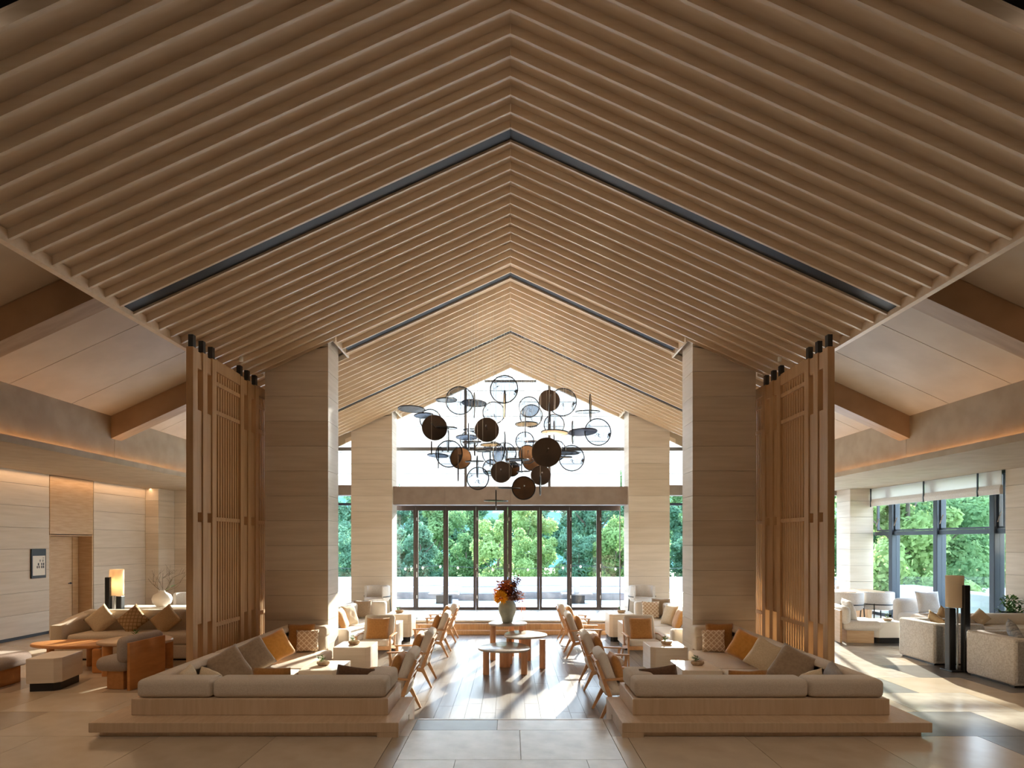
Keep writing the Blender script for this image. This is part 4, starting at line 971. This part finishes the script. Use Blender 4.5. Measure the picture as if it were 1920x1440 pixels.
# dining table + chairs
dt = thing('dining_table', 'long wooden dining table behind the white curved chairs, right aisle', 'table', (8.0, 15.5, 0))
put('tabletop', B().box(-1.3, 1.3, -.45, .45, .7, .76, r=.02), 'wood_h', dt)
for s in (-1, 1): put('leg', B().box(s*.9-.06, s*.9+.06, -.3, .3, 0, .7, r=.01), 'wood_h', dt)
tc1 = tub('white curved dining chair with black frame, left one by the right screen', (7.88, 14.35, 0), 0, group='white tub chairs at the dining table')
copytree(tc1, (8.62, 14.40, 0), R(8), 'white curved dining chair with black frame, nearer the side windows')
copytree(tc1, (7.5, 16.4, 0), R(180), 'white curved dining chair beyond the dining table, left one')
copytree(tc1, (8.4, 16.4, 0), R(175), 'white curved dining chair beyond the dining table, right one')
# far terrace chairs by the far columns
tub('small white chair in front of the far left column', (-3.55, 16.3, 0), R(150))
tub('small white chair in front of the far right column', (3.5, 16.3, 0), R(200))

# ================================================================== OUTSIDE
og = struct('terrace')
put('paving', B().box(-16, 22, 18.1, 27, -.4, -.05), 'deck', og)
put('lawn', B().box(-90, 110, 27, 150, -1.6, -1.0).box(22, 110, -20, 27, -1.6, -1.0).box(-90, -16, -20, 27, -1.6, -1.0).box(10.5, 22, -6, 18.1, -.4, -.1), 'grass', og)
pw = thing('parapet', 'low white wall at the terrace edge', 'wall', (0, 26.5, -.05))
put('wall', B().box(-14, 18, -.15, .15, 0, .45), 'outf', pw); put('coping', B().box(-14, 18, -.2, .2, .45, .5), 'outf', pw)
def outs(label, x, y, L, rz=0):
    t = thing('outdoor_sofa', label, 'sofa', (x, y, -.05), rz, 'white outdoor sofas on the terrace')
    put('base', B().box(-L/2, L/2, -.42, .42, 0, .22, r=.02), 'rock', t)
    put('seat', B().box(-L/2, L/2, -.42, .42, .22, .42, r=.05, seg=3), 'outf', t, smooth=50)
    put('back', B().box(-L/2, L/2, .2, .42, .4, .72, r=.08, seg=3), 'outf', t, smooth=50)
outs('long white outdoor sofa seen through the leftmost folding doors', -3.0, 22.2, 2.6)
outs('white outdoor sofa seen left of the flower vase', -.9, 21.6, 1.8)
outs('white outdoor sofa seen just right of the flower vase', 1.0, 22.2, 2.2)
outs('white outdoor sofa seen through the rightmost folding doors', 3.3, 21.8, 2.6)
for i, x in enumerate((-2.2, 2.2)):
    t = thing('fire_table', 'low dark outdoor table with a lantern, %s of the doors' % ('left' if i == 0 else 'right'), 'table', (x, 20.4, -.05))
    put('top', B().box(-.5, .5, -.35, .35, .28, .33, r=.01), 'rock', t); put('foot', B().box(-.25, .25, -.2, .2, 0, .28), 'black', t)
    put('lantern', B().box(-.1, .1, -.1, .1, .33, .58, r=.02), 'outf', t)
sb = thing('side_parapet', 'pale ledge outside the side windows', 'wall', (12.2, 14, -.1))
put('ledge', B().box(-.3, .3, -6, 5, 0, .75, r=.02), 'outf', sb)
# string lights
stl = thing('string_lights', 'string of warm bulbs across the terrace', 'lights', (0, 21, wz(1060, 21)))
b = B(); pts = []
for k in range(41): x = -12+24*k/40; pts.append((x, 0, -.12*math.sin(math.pi*((k % 8)/8))))
b.tube(pts, .008, 4); put('post', B().cyl((-12, 0, -wz(1060, 21)-.05), .04, wz(1060, 21)+.08, 10).cyl((12, 0, -wz(1060, 21)-.05), .04, wz(1060, 21)+.08, 10), 'black', stl); put('cable', b, 'black', stl)
for k in range(1, 40):
    put('bulb', B().lathe([(0, -.09), (.03, -.06), (.025, -.02), (0, 0)], 8), 'bulb', stl, pts[k])

# trees
def crown(seed, Rr, H, n, ls):
    r_ = random.Random(seed); b_ = B(); lumps = []
    for k in range(30):
        a = r_.uniform(0, 6.28); q = r_.uniform(0, .85)*Rr; z = r_.uniform(.16, .95)*H
        lumps.append((Vector((q*math.cos(a), q*math.sin(a), z)), r_.uniform(.16, .38)*Rr*(1.2-z/H*.5)))
    for k in range(n):
        c, r0 = r_.choice(lumps); d = Vector((r_.gauss(0, 1), r_.gauss(0, 1), r_.gauss(0, 1))).normalized()
        p = c+d*r0*r_.uniform(.55, 1.08); a = Vector((r_.gauss(0, 1), r_.gauss(0, 1), r_.gauss(0, 1))).normalized()
        b2 = a.cross(d+Vector((.1, .2, .3))).normalized(); s = ls*r_.uniform(.5, 1.2); b_.quad(p, a*s, b2*s*.6)
    return b_.mesh('crown')
def trunk(seed, H):
    r_ = random.Random(seed); b_ = B(); b_.tube([(0, 0, -1), (r_.uniform(-.1, .1), 0, H*.3), (r_.uniform(-.3, .3), r_.uniform(-.3, .3), H*.75)], .16, 7, .06)
    for k in range(6):
        a = r_.uniform(0, 6.28); z = r_.uniform(.25, .6)*H; b_.tube([(0, 0, z), (.6*math.cos(a), .6*math.sin(a), z+.5), (1.5*math.cos(a), 1.5*math.sin(a), z+1.4)], .06, 5, .02)
    return b_.mesh('trunk')
CR = [crown(40+i, 2.6, 6.5, 13000, .1) for i in range(4)]; CRM = {}
TK = [trunk(50+i, 6.5) for i in range(4)]
for t_ in TK: t_.materials.append(M['bark'])
def crownm(i, m):
    k = (i, m)
    if k not in CRM: c = CR[i].copy(); c.materials.clear(); c.materials.append(M[m]); CRM[k] = c
    return CRM[k]
kinds = {'leafA': 'bright green tree', 'leafB': 'mid green tree', 'leafC': 'blue-green tree'}
tt = random.Random(77)
seen = {}
def tree(x, y, z, sc, m, where, sz=1):
    i = tt.randrange(4)
    n_ = seen.setdefault((kinds[m], where), 0); seen[(kinds[m], where)] += 1
    lab = kinds[m] + ' ' + where + ('', ', further right', ', rightmost of these')[min(n_, 2)]
    t = thing('tree', lab, 'tree', (x, y, z), tt.uniform(0, 6.28), kinds[m]+'s '+where)
    t.scale = (sc, sc, sc*sz)
    c = put('crown', crownm(i, m), None, t); c['kind'] = 'stuff'
    put('trunk', TK[i], None, t)
DN = ['first', 'second', 'third', 'fourth', 'fifth', 'sixth', 'seventh', 'eighth']
def where(x, y):
    px = 957+1150*x/y
    for k in range(8):
        if edges[k] <= px < edges[k+1]: return 'seen in the %s glass door from the left' % DN[k]
    if 600 < px < 742: return 'between the two left columns'
    if 1163 <= px < 1300: return 'between the two right columns'
    if px >= 1300: return 'off to the right'
    return 'off to the left'
def whr(x, y):
    px = 957+1150*x/y
    return 'in the %s side window' % ('narrow far' if px < 1672 else 'second' if px < 1755 else 'wide third' if px < 1860 else 'nearest')
for k in range(15): x, y = -12+1.9*k+tt.uniform(-.4, .4), 31+tt.uniform(-1, 2.5); tree(x, y, -1.2, tt.uniform(.5, .68), tt.choice(['leafA', 'leafB', 'leafB', 'leafC']), 'close behind the terrace, '+where(x, y))
for k in range(13): x, y = -20+3.6*k+tt.uniform(-.8, .8), 42+tt.uniform(-2, 3); tree(x, y, -1, tt.uniform(.8, 1.0), tt.choice(['leafB', 'leafA', 'leafC']), 'in mid wood, '+where(x, y))
for k in range(14): x, y = -30+5.2*k+tt.uniform(-1, 1), 58+tt.uniform(-3, 3); tree(x, y, 0, tt.uniform(1.1, 1.4), tt.choice(['leafC', 'leafB', 'leafC']), 'at the back, '+where(x, y))
for k in range(12): y = 21+k*3.0+tt.uniform(-.6, .6); x = y*(.60+.025*(k % 9))+1; tree(x, y, -1.1, tt.uniform(.85, 1.1), tt.choice(['leafA', 'leafB', 'leafA']), whr(x, y))
for k in range(9): y = 40+k*3.5; x = y*(.56+.03*((k*4) % 9)); tree(x, y, -1, tt.uniform(1.2, 1.5), 'leafB', 'farther off '+whr(x, y))
# wooded hill
b_ = B(); bm = b_.bm; nx, ny = 110, 26; g = []
for j in range(ny+1):
    row = []
    for i in range(nx+1):
        x = -110+250*i/nx; y = 70+75*j/ny
        z = -1+ (y-70)*.19 + 2.2*noise.noise(Vector((x*.05, y*.05, 0))) + 1.5*noise.noise(Vector((x*.3, y*.3, 4))) + .8*noise.noise(Vector((x*.9, y*.9, 9)))
        row.append(bm.verts.new((x, y, z)))
    g.append(row)
for j in range(ny):
    for i in range(nx): bm.faces.new((g[j][i], g[j][i+1], g[j+1][i+1], g[j+1][i]))
hl = put('hill', b_, 'hill'); hl['kind'] = 'structure'; hl['label'] = 'wooded hillside far behind the trees'

# unseen warm fill spots, added overhead to brighten the front floor and sofa fronts
for x in (-4.2, 0, 4.2):
    light('front_fill_spot', 'SPOT', (x, 2.2, 6.6), (R(32), 0, 0), 150 if x else 100, (1, .84, .68), spot_size=R(74), spot_blend=.9, shadow_soft_size=.15)
for x, y, e in ((-6.4, 7.6, 80), (-8.6, 9.8, 60), (6.2, 7.2, 40)):
    light('aisle_downlight', 'SPOT', (x, y, 3.9 if abs(x) < 7 else 3.4), (0, 0, 0), e, (1, .66, .38), spot_size=R(95), spot_blend=.9, shadow_soft_size=.06)
